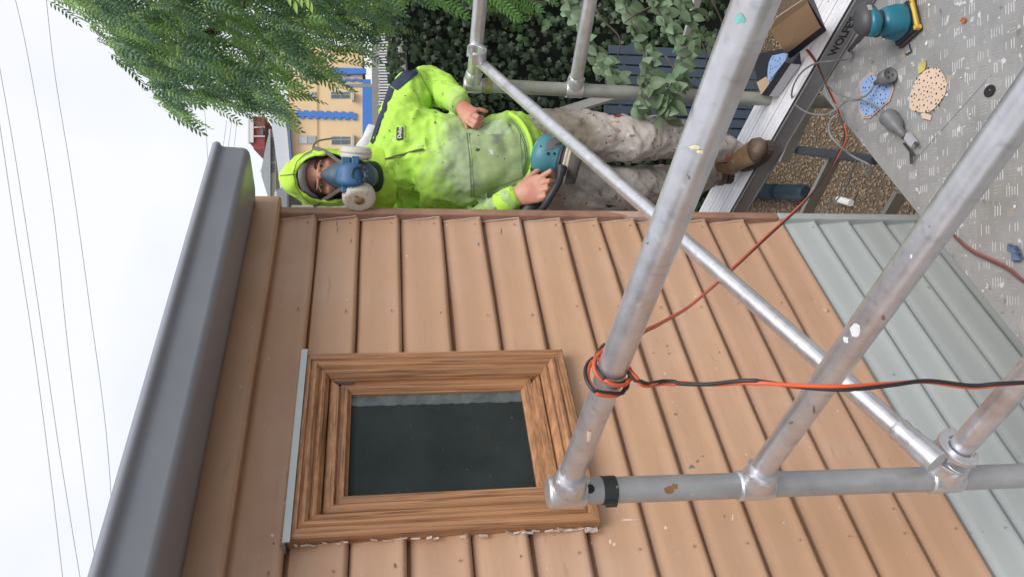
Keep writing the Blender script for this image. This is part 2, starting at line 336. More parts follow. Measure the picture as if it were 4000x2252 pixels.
# frieze board under the gutter
mb = MB()
n = 20; vs = []
for j in range(n + 1):
    s = S0 + (.045 - S0) * j / n
    for (o, z) in [(.0, .329), (.044, .327), (.052, .334), (.050, .488), (.0, .488)]: vs.append(H(s, o, z + .0012 * math.sin(s * 7)))
mb.add(vs, [(j * 5 + k, j * 5 + (k + 1) % 5, (j + 1) * 5 + (k + 1) % 5, (j + 1) * 5 + k) for j in range(n) for k in range(5)])
mb.add(vs[-5:], [(0, 1, 2, 3, 4)]); mb.build('frieze_board', tan, house)
# gutter
gut = [(.054, .486), (.056, .402), (.10, .398), (.218, .398), (.232, .400), (.241, .405), (.246, .414), (.249, .470), (.253, .476), (.262, .478), (.267, .487), (.263, .496), (.255, .497), (.251, .491)]
mb = MB(); vs = []; m = len(gut); ss = [S0, -1.3, .02]
for s in ss:
    for (o, z) in gut: vs.append(H(s, o, z))
mb.add(vs, [(j * m + k, j * m + k + 1, (j + 1) * m + k + 1, (j + 1) * m + k) for j in range(2) for k in range(m - 1)], True)
inner = [H(s, o - .003, z + .003) for s in ss for (o, z) in gut]
mb.add(inner, [(j * m + k + 1, j * m + k, (j + 1) * m + k, (j + 1) * m + k + 1) for j in range(2) for k in range(m - 1)], True)
mb.add([H(.02, o, z) for (o, z) in gut[:10]] + [H(.02, .262, .497)], [tuple(range(11))])
mb.build('gutter', gutm, house)
mb = MB(); mb.box(H(S0, -.9, .488), D * (.0 - S0), N * .93, UZ * .006); mb.build('roof', gutm, house)
mb = MB()                                          # dark gutter end on the side wall, seen past the corner
q = [P(1072, 742, 3.3), P(1130, 742, 3.3), P(1130, 850, 3.3), P(1064, 850, 3.3)]
mb.add(q + [p + V((.1, .5, 0)) for p in q], [(0, 1, 2, 3), (4, 7, 6, 5), (0, 4, 5, 1), (1, 5, 6, 2), (2, 6, 7, 3), (3, 7, 4, 0)])
mb.build('side_gutter', gutm, house, bevel=.01)
mb = MB(); a = P(1140, 828, 2.9); b = P(1560, 829, 2.9)
mb.cbox((a + b) / 2, D * .012 * 1.3, N * .02, (b - a) / 2)
for t in (.2, .38, .52, .75): mb.cbox(a.lerp(b, t) + D * .014, D * .008, N * .008, UZ * .008)
mb.build('conduit', M('conduit_paint', (.30, .31, .27), .6, var=.15), house)

# window: nested frames with mitred, moulded architrave
win = MB(); win.box(H(WL + .10, -.05, WB + .1), D * (WR - WL - .2), N * .01, UZ * (WT - WB - .2))
window = win.build('window', soff, house)
def frame_side(name, prof, rect, side, mat_h, mat_v):
    # prof: (inset, out) pairs swept along one side of rect (s0,z0,s1,z1) with mitred ends
    s0, z0, s1, z1 = rect; vs = []; nseg = 10
    for j in range(nseg + 1):
        t = j / nseg
        for (i, o) in prof:
            if side == 'top': a, b = H(s0 + i, o, z1 - i), H(s1 - i, o, z1 - i)
            if side == 'bottom': a, b = H(s1 - i, o, z0 + i), H(s0 + i, o, z0 + i)
            if side == 'left': a, b = H(s0 + i, o, z0 + i), H(s0 + i, o, z1 - i)
            if side == 'right': a, b = H(s1 - i, o, z1 - i), H(s1 - i, o, z0 + i)
            vs.append(a.lerp(b, .0008 + t * .9984))
    m = len(prof); mbb = MB()
    mbb.add(vs, [(j * m + k, j * m + (k + 1), (j + 1) * m + (k + 1), (j + 1) * m + k) for j in range(nseg) for k in range(m - 1)])
    mbb.add(vs[:m], [tuple(range(m))]); mbb.add(vs[-m:], [tuple(range(m - 1, -1, -1))])
    return mbb.build(name, mat_v if side in ('left', 'right') else mat_h, window)
arch = [(0, .0), (0, .040), (.003, .044), (.020, .045), (.023, .039), (.026, .039), (.030, .045), (.036, .046), (.042, .041), (.045, .033), (.048, .033), (.053, .036), (.058, .034), (.062, .026), (.066, .020), (.068, .004), (.068, -.02)]
for sd_ in ('top', 'bottom', 'left', 'right'): frame_side('architrave', arch, (WL, WB, WR, WT), sd_, cedar, cedar_v)
jamb = [(0, -.02), (0, .012), (.003, .015), (.022, .015), (.025, .010), (.025, -.02)]
I1 = .0695
for sd_ in ('top', 'bottom', 'left', 'right'): frame_side('jamb', [(i * (.18 if sd_ == 'right' else 1), o) for i, o in jamb], (WL + I1, WB + I1, WR - I1 + .004, WT - I1), sd_, cedar, cedar_v)
I2 = I1 + .028
sash = [(.004, -.03), (.004, .000), (.006, .003), (.024, .003), (.026, -.001), (.030, -.008), (.033, -.010), (.033, -.03)]
for sd_ in ('top', 'bottom', 'left', 'right'): frame_side('sash_rail', sash, (-1.038, -.386, -.678, .122), sd_, cedar, cedar_v)
mb = MB(); mb.box(H(-1.012, -.022, -.36), D * .308, N * .004, UZ * .456); mb.build('glass_pane', glassm, window)
mb = MB(); rr = random.Random(31); e0 = [H(-.700, -.0172, .095 - .46 * k / 60) for k in range(61)]; e1 = [H(-.742 + .004 * noise.noise(V((k * .35, 0, 0))) - .003 * rr.random(), -.0172, .095 - .46 * k / 60) for k in range(61)]
mb.add(e0 + e1, [(k, k + 1, 62 + k, 61 + k) for k in range(60)])
mb.build('frosted_strip', M('frost_strip', (.095, .115, .115), .5, var=.35, vs=30, bump=.3), window)
mb = MB(); mb.box(H(WL - .012, .0, WT + .0015), D * (WR - WL + .02), N * .05, UZ * .004); mb.box(H(WL - .012, .047, WT - .010), D * (WR - WL + .02), N * .004, UZ * .012); mb.build('flashing', zinc, window)
mb = MB(); mb.box(H(-.690, .0045, .085), D * .010, N * .003, UZ * .05); mb.build('hinge', M('hinge_metal', (.16, .17, .25), .3, .8), window)
mb = MB(); rr = random.Random(5)
for k in range(46):
    if rr.random() < .45: continue                                # ragged filler at the near edge and lower corner of the window
    z = WT - .02 - (WT - WB - .02) * k / 45
    mb.cbox(H(WL - .004 - .004 * rr.random(), .020 + .006 * rr.random(), z), (D + UZ * (rr.random() - .5) * .5) * (.001 + .002 * rr.random()), N * .0015, (UZ + N * (rr.random() - .5)) * (.003 + .009 * rr.random()))
for k in range(9): mb.cbox(H(WL - .012 + .004 * rr.random(), .024, WB + .01 + .003 * k), D * .005, N * .002, UZ * .0025)
mb.build('filler', seal, window)
# paint marks and nail heads in the boards
mb = MB(); rr = random.Random(8)
for i, zb in enumerate(zs[1:15]):
    for s in (-.05, -.42 - .05 * rr.random(), -1.2, -1.55):
        if WL - .02 < s < WR + .02 and WB < zb < WT: continue
        mb.lathe(H(s + .01 * rr.random(), .0185, zb + .028), H(s + .01 * rr.random(), .0225, zb + .028), [(0, .0018), (1, .0016), (1, 0)], 8)
mb.build('nail_head', M('nail_rust', (.30, .20, .14), .7), house)

# ------------------------------------------------------------------ scaffold
scaf = empty('scaffold_tower', (.1, 1.9, GZ), 'worn aluminium tube scaffold with rungs and a long diagonal brace', 'scaffold')
TR = .0225
def tubeobj(name, a, b, r, mat, wall=0, wob=0):
    mb = MB(); k = 12
    pts = [V(a).lerp(V(b), i / k) for i in range(k + 1)]
    if wall:
        d = (V(b) - V(a)).normalized()
        mb.tube(pts, r, 28, cap=False); inn = [V(a), V(a) + d * .12]
        n0 = len(mb.v); mb.tube(inn, r - wall, 28, cap=False)
        mb.f = [tuple(f) for f in mb.f]
        mb.add([mb.v[k2] for k2 in range(28)] + [mb.v[n0 + k2] for k2 in range(28)], [(q, 28 + q, 28 + (q + 1) % 28, (q + 1) % 28) for q in range(28)])
        mb.add([mb.v[n0 + 28 + k2] for k2 in range(28)], [tuple(range(28))])
    else: mb.tube(pts, r, 28)
    return mb.build(name, mat, scaf)
pA = P(2168, 1920, 1.26); pB = P(4000, 1856, 1.26); pB = pA + (pB - pA) * ((GZ - pA.z) / (pB.z - pA.z))
tubeobj('post', pA, pB, TR, alu_post, wall=.004)
# the other upright of the near end frame, out of the photograph
r1a = P(2215, 1895, 1.255); r1b = Pz(2953, 0, r1a.z - .020)
r1dir = (r1b - r1a).normalized(); r1e = r1a + r1dir * 1.22
r2a = P(2950, 1868, 1.255); r2b = Pz(4000, 407, r2a.z); r2e = r2a + (r2b - r2a).normalized() * 1.22
r3a = P(3690, 1815, 1.255); r3b = Pz(4000, 1473, r3a.z); r3e = r3a + (r3b - r3a).normalized() * 1.22
for a, b in ((r1a, r1e), (r2a, r2e), (r3a, r3e)): tubeobj('rung', a, b, TR * .92, alu)
tubeobj('post', r1e + V((0, 0, .05)), V((r1e.x, r1e.y, GZ)), TR, alu_post)
def on_post(a, b, z): return a.lerp(b, (z - a.z) / (b.z - a.z))
def weld(postpt, rungdir, r=TR):
    mb = MB(); d = V(rungdir).normalized()
    mb.tube([postpt + UZ * .033, postpt + UZ * .03, postpt - UZ * .03, postpt - UZ * .033], [r + .001, r + .004, r + .004, r + .001], 28)
    mb.tube([postpt + d * (r * .6), postpt + d * (r + .014), postpt + d * (r + .026), postpt + d * (r + .032)], [r + .008, r + .006, r + .004, r + .0005], 28)
    for q in range(5):
        an = q * 1.25; side = d.cross(UZ)
        c = postpt + d * (r + .02) + (side * math.cos(an) + UZ * math.sin(an)) * (r + .004); mb.tube([c, c + d * .008], .004, 8)
    mb.build('weld_collar', alu, scaf, bevel=.001)
for (a, b) in ((r1a, r1b), (r2a, r2b), (r3a, r3b)):
    weld(on_post(pA, pB, a.z), (b - a))
# black band on the near post and spigot hole
pk = P(2375, 1908, 1.26); pk = on_post(pA, pB, pk.z)
mb = MB(); mb.tube([pk + UZ * .012, pk - UZ * .012], TR + .002, 28); mb.cbox(pk - D * .026, D * .004, N * .005, UZ * .010)
for an in (0.4, 1.4): mb.cbox(pk + (N * math.cos(an) - D * math.sin(an) * -1) * .0, N * .001, D * .001, UZ * .001)
mb.build('clamp_band', M('band_rubber', (.035, .04, .04), .4, .3, var=.2, spots=[((.3, .33, .3), 70, .68, .04)]), scaf)
pk2 = on_post(pA, pB, P(2293, 1910, 1.26).z)
mb = MB(); dd = (-pk2.normalized()); dd.z = 0; dd = (dd.normalized() + N * .35).normalized(); mb.tube([pk2 + dd * (TR - .002), pk2 + dd * (TR + .0012)], .0075, 14); mb.build('spigot_hole', hole_m, scaf)
# far frame
fA = P(1815, 331, 2.80); fB0 = P(3000, 388, 2.80); fB = fA + (fB0 - fA) * ((GZ - fA.z) / (fB0.z - fA.z))
tubeobj('post', fA, fB, .0255, alu_far, wall=.004)
def farr(p0, p1, ln=1.25):
    a = P(p0[0], p0[1], 2.79); b = Pz(p1[0], p1[1], a.z)
    d = (b - a).normalized(); return a, a + d * ln
for p0, p1 in (((1848, 325), (1876, 0)), ((2245, 345), (2306, 0))):
    a, b = farr(p0, p1); tubeobj('rung', a, b, .0245, alu); weld(on_post(fA, fB, a.z), b - a, .0255)
for zz_ in (-1.57 - .09, -2.2):
    a = on_post(fA, fB, zz_); tubeobj('rung', a, a + (b - P(2245, 345, 2.79)).normalized() * 1.25, TR * .98, alu_far)
fr_e = farr((1848, 325), (1876, 0))[1]
tubeobj('post', fr_e + V((0, 0, .05)), V((fr_e.x, fr_e.y, GZ)), TR, alu_far)
mb = MB(); q = on_post(fA, fB, P(1905, 335, 2.8).z); mb.tube([q + UZ * .012, q - UZ * .012], .0285, 24); mb.build('clamp_band', M('mossy_band', (.22, .21, .07), .7, var=.4, vs=40), scaf)
# long diagonal brace with its hooks
bA = P(1862, 232, 2.70); bB = P(3606, 1758, 1.215)
tubeobj('diagonal_brace', bA, bB, .0195, alu)
def hook(center, axis, toward, r, wdt, name='brace_hook'):
    axis = V(axis).normalized(); t = (V(toward) - axis * V(toward).dot(axis)).normalized(); u = axis.cross(t)
    mb = MB(); vs = []; n_ = 18
    for k in range(n_ + 1):
        an = R(-35 + 250 * k / n_); dv = t * math.cos(an) + u * math.sin(an); th = .016 if k < n_ - 3 else .016 - .004 * (k - n_ + 3)
        for (rr_, ww) in ((r, -wdt), (r + th, -wdt), (r + th, wdt), (r, wdt)): vs.append(V(center) + dv * rr_ + axis * ww)
    mb.add(vs, [(j * 4 + k, j * 4 + (k + 1) % 4, (j + 1) * 4 + (k + 1) % 4, (j + 1) * 4 + k) for j in range(n_) for k in range(4)])
    mb.add(vs[:4], [(3, 2, 1, 0)]); mb.add(vs[-4:], [(0, 1, 2, 3)])
    return mb.build(name, alu, scaf, bevel=.003)
hc = r3a + (r3b - r3a).normalized() * .012
hook(hc, (r3b - r3a), (bA - bB), TR + .001, .019); hook(hc + (r3b - r3a).normalized() * .044, (r3b - r3a), (bA - bB), TR + .001, .006)
bd_ = (bB - bA).normalized()
mb = MB(); mb.tube([bB - bd_ * .06, bB - bd_ * .055, bB - bd_ * .045, bB - bd_ * .04, bB - bd_ * .03, bB - bd_ * .02, bB - bd_ * .005, bB + bd_ * .03], [.020, .0225, .0215, .020, .0225, .021, .0235, .022], 24); mb.build('brace_socket', alu, scaf)
fr1 = farr((1848, 325), (1876, 0)); frd = (fr1[1] - fr1[0]).normalized()
fp = fr1[0] + frd * .21; hook(P(1853, 212, fp.y), frd, (-bd_ * -1), .0265, .020)
# lower tubes and battens between the decks
def bar(name, p0, p1, z0, z1, wd, mat, par=scaf, th=.02, shape='box'):
    a = Pz(p0[0], p0[1], z0); b = Pz(p1[0], p1[1], z1); mb = MB(); d = (b - a).normalized()
    if shape == 'tube': mb.tube([a, b], wd, 16)
    else:
        s_ = d.cross(UZ).normalized(); u = s_.cross(d); mb.cbox((a + b) / 2, (b - a) / 2, s_ * wd, u * th)
    return mb.build(name, mat, par)
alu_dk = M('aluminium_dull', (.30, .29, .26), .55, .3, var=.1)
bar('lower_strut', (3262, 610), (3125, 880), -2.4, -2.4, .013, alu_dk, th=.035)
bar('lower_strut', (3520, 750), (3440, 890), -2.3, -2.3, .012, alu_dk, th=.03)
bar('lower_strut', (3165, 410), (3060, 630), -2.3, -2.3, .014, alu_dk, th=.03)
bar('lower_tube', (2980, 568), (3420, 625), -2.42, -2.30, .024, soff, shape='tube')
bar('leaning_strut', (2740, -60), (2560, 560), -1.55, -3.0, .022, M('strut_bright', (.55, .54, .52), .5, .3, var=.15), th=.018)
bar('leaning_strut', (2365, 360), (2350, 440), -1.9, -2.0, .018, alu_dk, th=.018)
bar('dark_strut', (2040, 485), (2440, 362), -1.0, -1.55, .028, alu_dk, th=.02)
# black pipe pieces on the gravel
mb = MB()
mb.tube([Pz(2780, 742, GZ + .12), Pz(3030, 748, GZ + .12)], .062, 18); mb.tube([Pz(3050, 750, GZ + .12), Pz(3140, 752, GZ + .12), Pz(3148, 752, GZ + .12)], [.062, .06, .045], 18)
mb.tube([Pz(3020, 755, GZ + .10), Pz(3060, 757, GZ + .10)], .028, 14); mb.box(Pz(2780, 770, GZ + .02), Pz(3135, 776, GZ + .02) - Pz(2780, 770, GZ + .02), V((0, -.05, 0)), UZ * .05)
tag(mb.build('stormwater_pipe', pipe), 'dark blue pipe lying on the gravel beside the house corner', 'pipe')
# platform deck
deck = empty('scaffold_deck', (.4, 1.9, -1.57), 'grey checker plate scaffold platform covered with paint spots and dust', 'platform')
DZ = -1.57; E0 = Pz(3190, 338, DZ); E1 = Pz(3990, 1340, DZ); DD = (E0 - E1).normalized(); DN = V((DD.y, -DD.x, 0))
A0 = E0 + DD * .10
LEN, WID = 2.7, 1.25
mb = MB(); mb.box(A0 - UZ * .012, -DD * LEN, DN * WID, UZ * .012); mb.build('deck_plate', deckm, deck)
mb = MB(); mb.box(A0 - UZ * .075 - DN * .002, -DD * LEN, DN * .03, UZ * .062); mb.box(A0 - UZ * .075 + DN * (WID - .03), -DD * LEN, DN * .03, UZ * .062)
mb.build('side_rail', alu, deck)
mb = MB(); pit = .0465; rr = random.Random(2)
cx0, cy0 = -1.2, .3
for i in range(70):
    for j in range(62):
        c = V((cx0 + i * pit, cy0 + j * pit, DZ)); rel = c - A0; a = -rel.dot(DD); b = rel.dot(DN)
        if not (.03 < a < LEN - .03 and .025 < b < WID - .03): continue
        h = (i + j) % 2; ex = V((1, 0, 0)) if h else V((0, 1, 0)); ey = V((-ex.y, ex.x, 0))
        for k in range(5):
            if rr.random() < .22: continue
            cc = c + ey * (k - 2) * .0085; l = .0150 * (.6 + .45 * rr.random()); wd = .0012; ht = .0009
            vs = [cc - ex * l - ey * wd, cc + ex * l - ey * wd, cc + ex * l + ey * wd, cc - ex * l + ey * wd, cc - ex * (l - .002) + UZ * ht, cc + ex * (l - .002) + UZ * ht]
            mb.add(vs, [(0, 1, 5, 4), (1, 2, 5), (2, 3, 4, 5), (3, 0, 4)])
mb.build('tread_bars', treadm, deck, kind='stuff')
mb = MB()
a = Pz(3560, 640, DZ + .0012); b = Pz(3872, 292, DZ + .0012); mb.cbox((a + b) / 2, (b - a) / 2, (b - a).normalized().cross(UZ) * .0008, UZ * .0004)
mb.build('hatch_seam', M('seam_dirt', (.25, .25, .245), .8), deck)
mb = MB(); c = Pz(3868, 356, DZ); ring = []
mb.add([c + V((.016 * math.cos(k * .3927), .020 * math.sin(k * .3927), .0022)) for k in range(16)], [tuple(range(16))]); mb.build('finger_hole', hole_m, deck)
mb = MB(); rr = random.Random(12)
for k in range(420):                                # dried paint drips and dust flakes
    a = rr.random() * (LEN - .1) + .05; b = rr.random() * (WID - .1) + .05; c = A0 - DD * a + DN * b + UZ * .0021; r = .0012 + .006 * rr.random() ** 3
    q = 7; an0 = rr.random() * 6; st = .5 + rr.random()
    vs = [c + V((r * st * math.cos(an0 + k2 * 6.283 / q) * (.7 + .5 * rr.random()), r * math.sin(an0 + k2 * 6.283 / q) * (.7 + .5 * rr.random()), 0)) for k2 in range(q)] + [c + UZ * .0008]
    mb.add(vs, [(k2, (k2 + 1) % q, q) for k2 in range(q)])
mb.build('paint_flecks', M('fleck_paint', (.62, .61, .6), .6, var=.3, vs=25, spots=[((.45, .3, .2), 9, .62, .05)]), deck, kind='stuff')

# ------------------------------------------------------------------ plank
PZ = -1.5
p1 = Pz(2840, 854, PZ); p2 = Pz(3334, 0, PZ); PD = (p2 - p1).normalized(); PS = V((PD.y, -PD.x, 0))
if PS.y > 0: PS = -PS                                # PS points to the near long side
plank = empty('aluminium_plank', (p1 + p2) / 2, 'long ribbed aluminium plank the painter stands on', 'plank')
pa = p1 - PD * 1.1; PLN = (p2 - p1).length + 1.9; PW = .225
for k in range(3):
    mb = MB(); w0 = PW / 3; mb.box(pa - PS * (w0 * (k + 1)) + PS * .0018 - UZ * .006, PD * PLN, PS * (w0 - .0036), UZ * .006)
    for e in (.02, .03, .05): mb.box(pa - PS * (w0 * (k + 1)) + PS * e, PD * PLN, PS * .0022, UZ * .0015)
    mb.build('top_panel', alu_plank, plank)
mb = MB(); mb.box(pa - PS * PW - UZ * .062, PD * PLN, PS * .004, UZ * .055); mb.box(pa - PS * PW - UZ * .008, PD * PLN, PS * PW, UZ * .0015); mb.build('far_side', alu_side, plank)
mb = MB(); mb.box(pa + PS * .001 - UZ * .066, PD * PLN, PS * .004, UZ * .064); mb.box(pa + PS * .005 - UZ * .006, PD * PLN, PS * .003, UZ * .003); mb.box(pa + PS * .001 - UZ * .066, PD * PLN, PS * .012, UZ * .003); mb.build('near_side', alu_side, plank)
mb = MB(); mb.box(pa - PS * .008 - UZ * .004, PD * PLN, PS * .008, UZ * .0045); mb.build('edge_groove', black, plank)
def text(name, s, size, origin, xd, yd, mat, parent, depth=.0004, bold=0, ofs=0, align='LEFT'):
    cu = bpy.data.curves.new(name, 'FONT'); cu.body = s; cu.size = size; cu.extrude = depth; cu.offset = ofs; cu.align_x = align; cu.resolution_u = 3
    o = bpy.data.objects.new(name + '_tmp', cu); col.objects.link(o); bpy.context.view_layer.update()
    me = bpy.data.meshes.new_from_object(o.evaluated_get(bpy.context.evaluated_depsgraph_get())); bpy.data.objects.remove(o)
    xd = V(xd).normalized(); yd = V(yd).normalized(); zd = xd.cross(yd)
    me.transform(Matrix(((xd.x, yd.x, zd.x, origin[0]), (xd.y, yd.y, zd.y, origin[1]), (xd.z, yd.z, zd.z, origin[2]), (0, 0, 0, 1))))
    me.materials.clear(); return link(name, me, mat, parent)
stencil = M('stencil_ink', (.03, .03, .035), .7)
tp = Pz(3252, 188, PZ - .052) ; to = pa + PD * ((tp - pa).dot(PD)) + PS * .0055 - UZ * .047
text('lettering', "WOLFE'S", .040, to, PD, UZ, stencil, plank, ofs=.0012)

# ------------------------------------------------------------------ things on the deck
def plate(name, c, pts, z, th, mat, parent=None):
    mb = MB(); n = len(pts); lo = [V((p.x, p.y, z)) for p in pts]; hi = [V((p.x, p.y, z + th)) for p in pts]
    mb.add(hi, [tuple(range(n))]); mb.add(lo, [tuple(range(n - 1, -1, -1))])
    mb.add(lo + hi, [(k, (k + 1) % n, n + (k + 1) % n, n + k) for k in range(n)])
    o = mb.build(name, mat, parent)
    return o
def holes(c, R0, parent, z, rot=0, keep=lambda p: True):
    mb = MB(); pts = [(0, 0)]
    for k in range(8):
        a = rot + k * math.pi / 4
        for r_, da in ((.22, .39), (.36, 0), (.52, .39), (.62, 0), (.75, .10), (.75, -.12), (.88, .39), (.9, .2), (.90, -.05)): pts.append((r_ * math.cos(a + da), r_ * math.sin(a + da)))
    for i, (x, y) in enumerate(pts):
        p = V((c.x + x * R0, c.y + y * R0, z))
        if not keep(p): continue
        r = R0 * (.045 if i % 3 == 0 else .030)
        mb.add([p + V((r * math.cos(k * 1.047), r * math.sin(k * 1.047), 0)) for k in range(6)], [tuple(range(6))])
    mb.build('perforations', hole_m, parent, kind='stuff')
DT = DZ + .003
dpx = [(3645, 265), (3672, 270), (3690, 300), (3700, 330), (3692, 370), (3672, 400), (3650, 425), (3630, 438), (3600, 440), (3565, 432), (3553, 420), (3555, 375), (3570, 330), (3590, 300), (3615, 275)]
pts = [Pz(x, y, DT) for x, y in dpx][::-1]; cc = sum(pts, V()) / len(pts)
disc1 = empty('tan_sanding_disc', cc, 'torn tan perforated sanding disc lying face down on the checker plate', 'sanding disc')
plate('disc_sheet', cc, pts, DT, .0016, paper_t, disc1); holes(cc, .075, disc1, DT + .0021)
dt_ = plate('torn_flap', cc, [Pz(x, y, DT) for x, y in [(3600, 446), (3612, 440), (3640, 452), (3636, 470), (3606, 462)]][::-1], DT, .003, paper_t, disc1)
dpx = [(3362, 325), (3400, 290), (3440, 300), (3475, 318), (3485, 350), (3470, 395), (3445, 415), (3400, 455), (3375, 455), (3358, 420), (3368, 375)]
pts = [Pz(x, y, DT) for x, y in dpx][::-1]; cc = sum(pts, V()) / len(pts)
disc2 = empty('blue_sanding_disc', cc, 'worn blue perforated sanding disc with tan torn rim under the grey plug', 'sanding disc')
plate('disc_rim', cc, [cc + (p - cc) * 1.10 for p in pts], DT, .0012, M('torn_rim', (.50, .32, .22), .9, var=.2, vs=30), disc2)
plate('disc_sheet', cc, pts, DT + .0014, .0016, paper_b, disc2); holes(cc + V((.0, -.0, 0)), .072, disc2, DT + .0036, .2)
# socket and plug
so_ = empty('cable_socket', Pz(3470, 295, DT), 'round grey cable socket lying on the blue sanding disc', 'plug')
a = Pz(3420, 325, DT + .02); b = Pz(3478, 292, DT + .024)
mb = MB(); mb.lathe(a, b, [(0, .0), (0, .008), (.35, .010), (.42, .012), (.5, .021), (.55, .0235), (1, .0235), (1.0, .020), (.97, .019), (.97, 0)]); mb.build('socket_body', plugm, so_)
mb = MB(); d_ = (b - a).normalized(); s_ = d_.cross(UZ).normalized(); u_ = s_.cross(d_)
for x, y in ((-.008, .005), (.008, .005), (0, -.008)): mb.cbox(b + s_ * x + u_ * y - d_ * .001, d_ * .001, s_ * .003, u_ * .0012)
mb.build('contact_slots', hole_m, so_)
pg = empty('cable_plug', Pz(3500, 490, DT), 'large grey cable plug with bare metal pins near the deck edge', 'plug')
a = Pz(3462, 448, DT + .025); b = Pz(3535, 535, DT + .018)
mb = MB(); mb.lathe(a, b, [(0, 0), (0, .021), (.05, .026), (.10, .028), (.16, .028), (.18, .026), (.45, .025), (.58, .021), (.68, .013), (.72, .0125), (1, .010), (1, 0)]); mb.build('plug_body', plugm, pg)
mb = MB(); d_ = (b - a).normalized(); s_ = d_.cross(UZ).normalized()
mb.tube([b - d_ * .012 + UZ * .003, b + d_ * .004 + UZ * .003], .0065, 12); mb.build('dark_grommet', M('grommet', (.06, .015, .015), .5), pg)
mb = MB(); mb.cbox(b + d_ * .025 - s_ * .008, d_ * .022, s_ * .011, UZ * .006); mb.build('clear_sleeve', M('clear_grey', (.36, .37, .40), .3, var=.1), pg)
mb = MB(); mb.cbox(b + d_ * .052 - s_ * .014, d_ * .008, s_ * .002, UZ * .004); mb.cbox(b + d_ * .040 + s_ * .016, d_ * .030, s_ * .002, UZ * .004); mb.cbox(b + d_ * .062 + s_ * .026 , (d_ + s_ * .9) * .016, (s_ - d_) * .0015, UZ * .004); mb.build('pin', M('pin_dark', (.10, .10, .10), .4, .6), pg)
# black hook on the deck
mb = MB(); mb.tube(spline([Pz(3552, 172, DT + .02), Pz(3556, 190, DT + .006), Pz(3560, 200, DT + .004), Pz(3550, 208, DT + .003), Pz(3538, 214, DT + .003)]), .0022, 8)
tag(mb.build('bent_wire', black), 'short bent black wire sticking out from under the teal sander', 'wire')
# leaves and rag on the deck
def leafshape(c, L_, W_, ang, z):
    d = V((math.cos(ang), math.sin(ang), 0)); s = V((-d.y, d.x, 0)); c = V((c.x, c.y, z))
    pr = [(0, 0), (.2, .6), (.45, 1), (.7, .75), (1, 0)]
    left = [c + d * (L_ * (t - .5)) + s * (W_ * w_) + UZ * .002 for t, w_ in pr]; right = [c + d * (L_ * (t - .5)) - s * (W_ * w_) + UZ * .003 for t, w_ in pr]; mid = [c + d * (L_ * (t - .5)) for t, w_ in pr]
    mb = MB(); vs = left + mid + right; n = 5
    mb.add(vs, [(k, k + 1, n + k + 1, n + k) for k in range(4)] + [(n + k, n + k + 1, 2 * n + k + 1, 2 * n + k) for k in range(4)], True); return mb
tag(leafshape(Pz(3767, 80, DT), .024, .008, 1.4, DT + .002).build('fallen_leaf', M('orange_leaf', (.42, .12, .03), .6, var=.2)), 'small orange fallen leaf beside the pale scuff on the deck', 'leaf')
tag(leafshape(Pz(3605, 262, DT), .045, .016, 2.4, DT + .0005).build('fallen_leaf', M('yellow_leaf', (.42, .37, .10), .7, var=.2)), 'yellow fallen leaf partly under the tan sanding disc', 'leaf')
mb = MB(); rr = random.Random(4)
c = Pz(3985, 1010, DT)
for k in range(7):
    a = V((c.x + .03 * rr.random() - .01, c.y + .03 * (rr.random() - .5), DT + .004 * k * .3)); mb.add([a, a + V((.02, .005, .006)), a + V((.022, .025, .002)), a + V((.002, .02, .008))], [(0, 1, 2, 3)])
tag(mb.build('torn_abrasive_scrap', M('scrap_blue', (.08, .12, .2), .8, var=.3)), 'crumpled dark blue abrasive scrap near the red cord', 'scrap')

# sander lying on its side on the deck
sn = empty('palm_sander', Pz(3500, 110, DT), 'teal and charcoal palm sander with yellow clamp lying on the deck', 'sander')
sb = Pz(3550, 92, DT); ax = V((-.04, -.02, -1)).normalized(); HT = .15
sy_ = (Pz(3600, 120, DT) - Pz(3572, 0, DT)).normalized(); sx = V((-sy_.y, sy_.x, 0)).normalized()   # sx points to the near side or away; sy_ along the near pad edge
if sx.y > 0: sx = -sx
def sq(h, a=0, b=0): return sb - ax * h + sx * a + sy_ * b
mb = MB(); mb.cbox(sq(.006), sx * .050, sy_ * .056, UZ * .006); mb.build('sanding_pad', M('pad_dark', (.06, .05, .045), .8), sn, bevel=.003)
mb = MB(); mb.cbox(sq(.018), sx * .046, sy_ * .052, UZ * .006); mb.build('skirt', black, sn, bevel=.004)
mb = MB(); mb.tube([sq(.022, .052, -.052), sq(.022, .054, 0), sq(.022, .052, .052)], .0055, 8); mb.tube([sq(.014, .050, -.052), sq(.014, .050, .052)], .004, 8)
mb.cbox(sq(.018, .05, -.05), sx * .006, sy_ * .006, UZ * .009); mb.cbox(sq(.018, .05, .05), sx * .006, sy_ * .006, UZ * .009); mb.build('paper_clamp', yellow, sn)
mb = MB(); mb.loft([(sq(.024), .045, .049), (sq(.032), .047, .050), (sq(.060), .046, .046), (sq(.085), .038, .038), (sq(.098), .031, .031)], hint=sx, n=28, sup=2.8); mb.build('motor_housing', teal, sn)
mb = MB(); mb.loft([(sq(.094), .030, .031), (sq(.110), .028, .029), (sq(.124), .032, .034), (sq(.130), .030, .030)], hint=sx, n=24); mb.build('neck', dkg, sn)
gl = (sx * .25 - sy_ * -.9).normalized()
mb = MB(); mb.loft([(sq(.122) , .034, .044), (sq(.132), .038, .052), (sq(.146), .040, .054), (sq(.160), .036, .048), (sq(.170), .022, .030), (sq(.1725), .006, .008)], hint=sx, n=28); mb.build('grip_cap', dkg, sn)
mb = MB(); mb.loft([(sq(.118, .010, .010), .030, .030), (sq(.124, .010, .012), .037, .044), (sq(.134, .008, .014), .0385, .046), (sq(.142, .006, .014), .036, .044)], hint=sx, n=28); mb.build('grip_shell', teal, sn)
mb = MB()
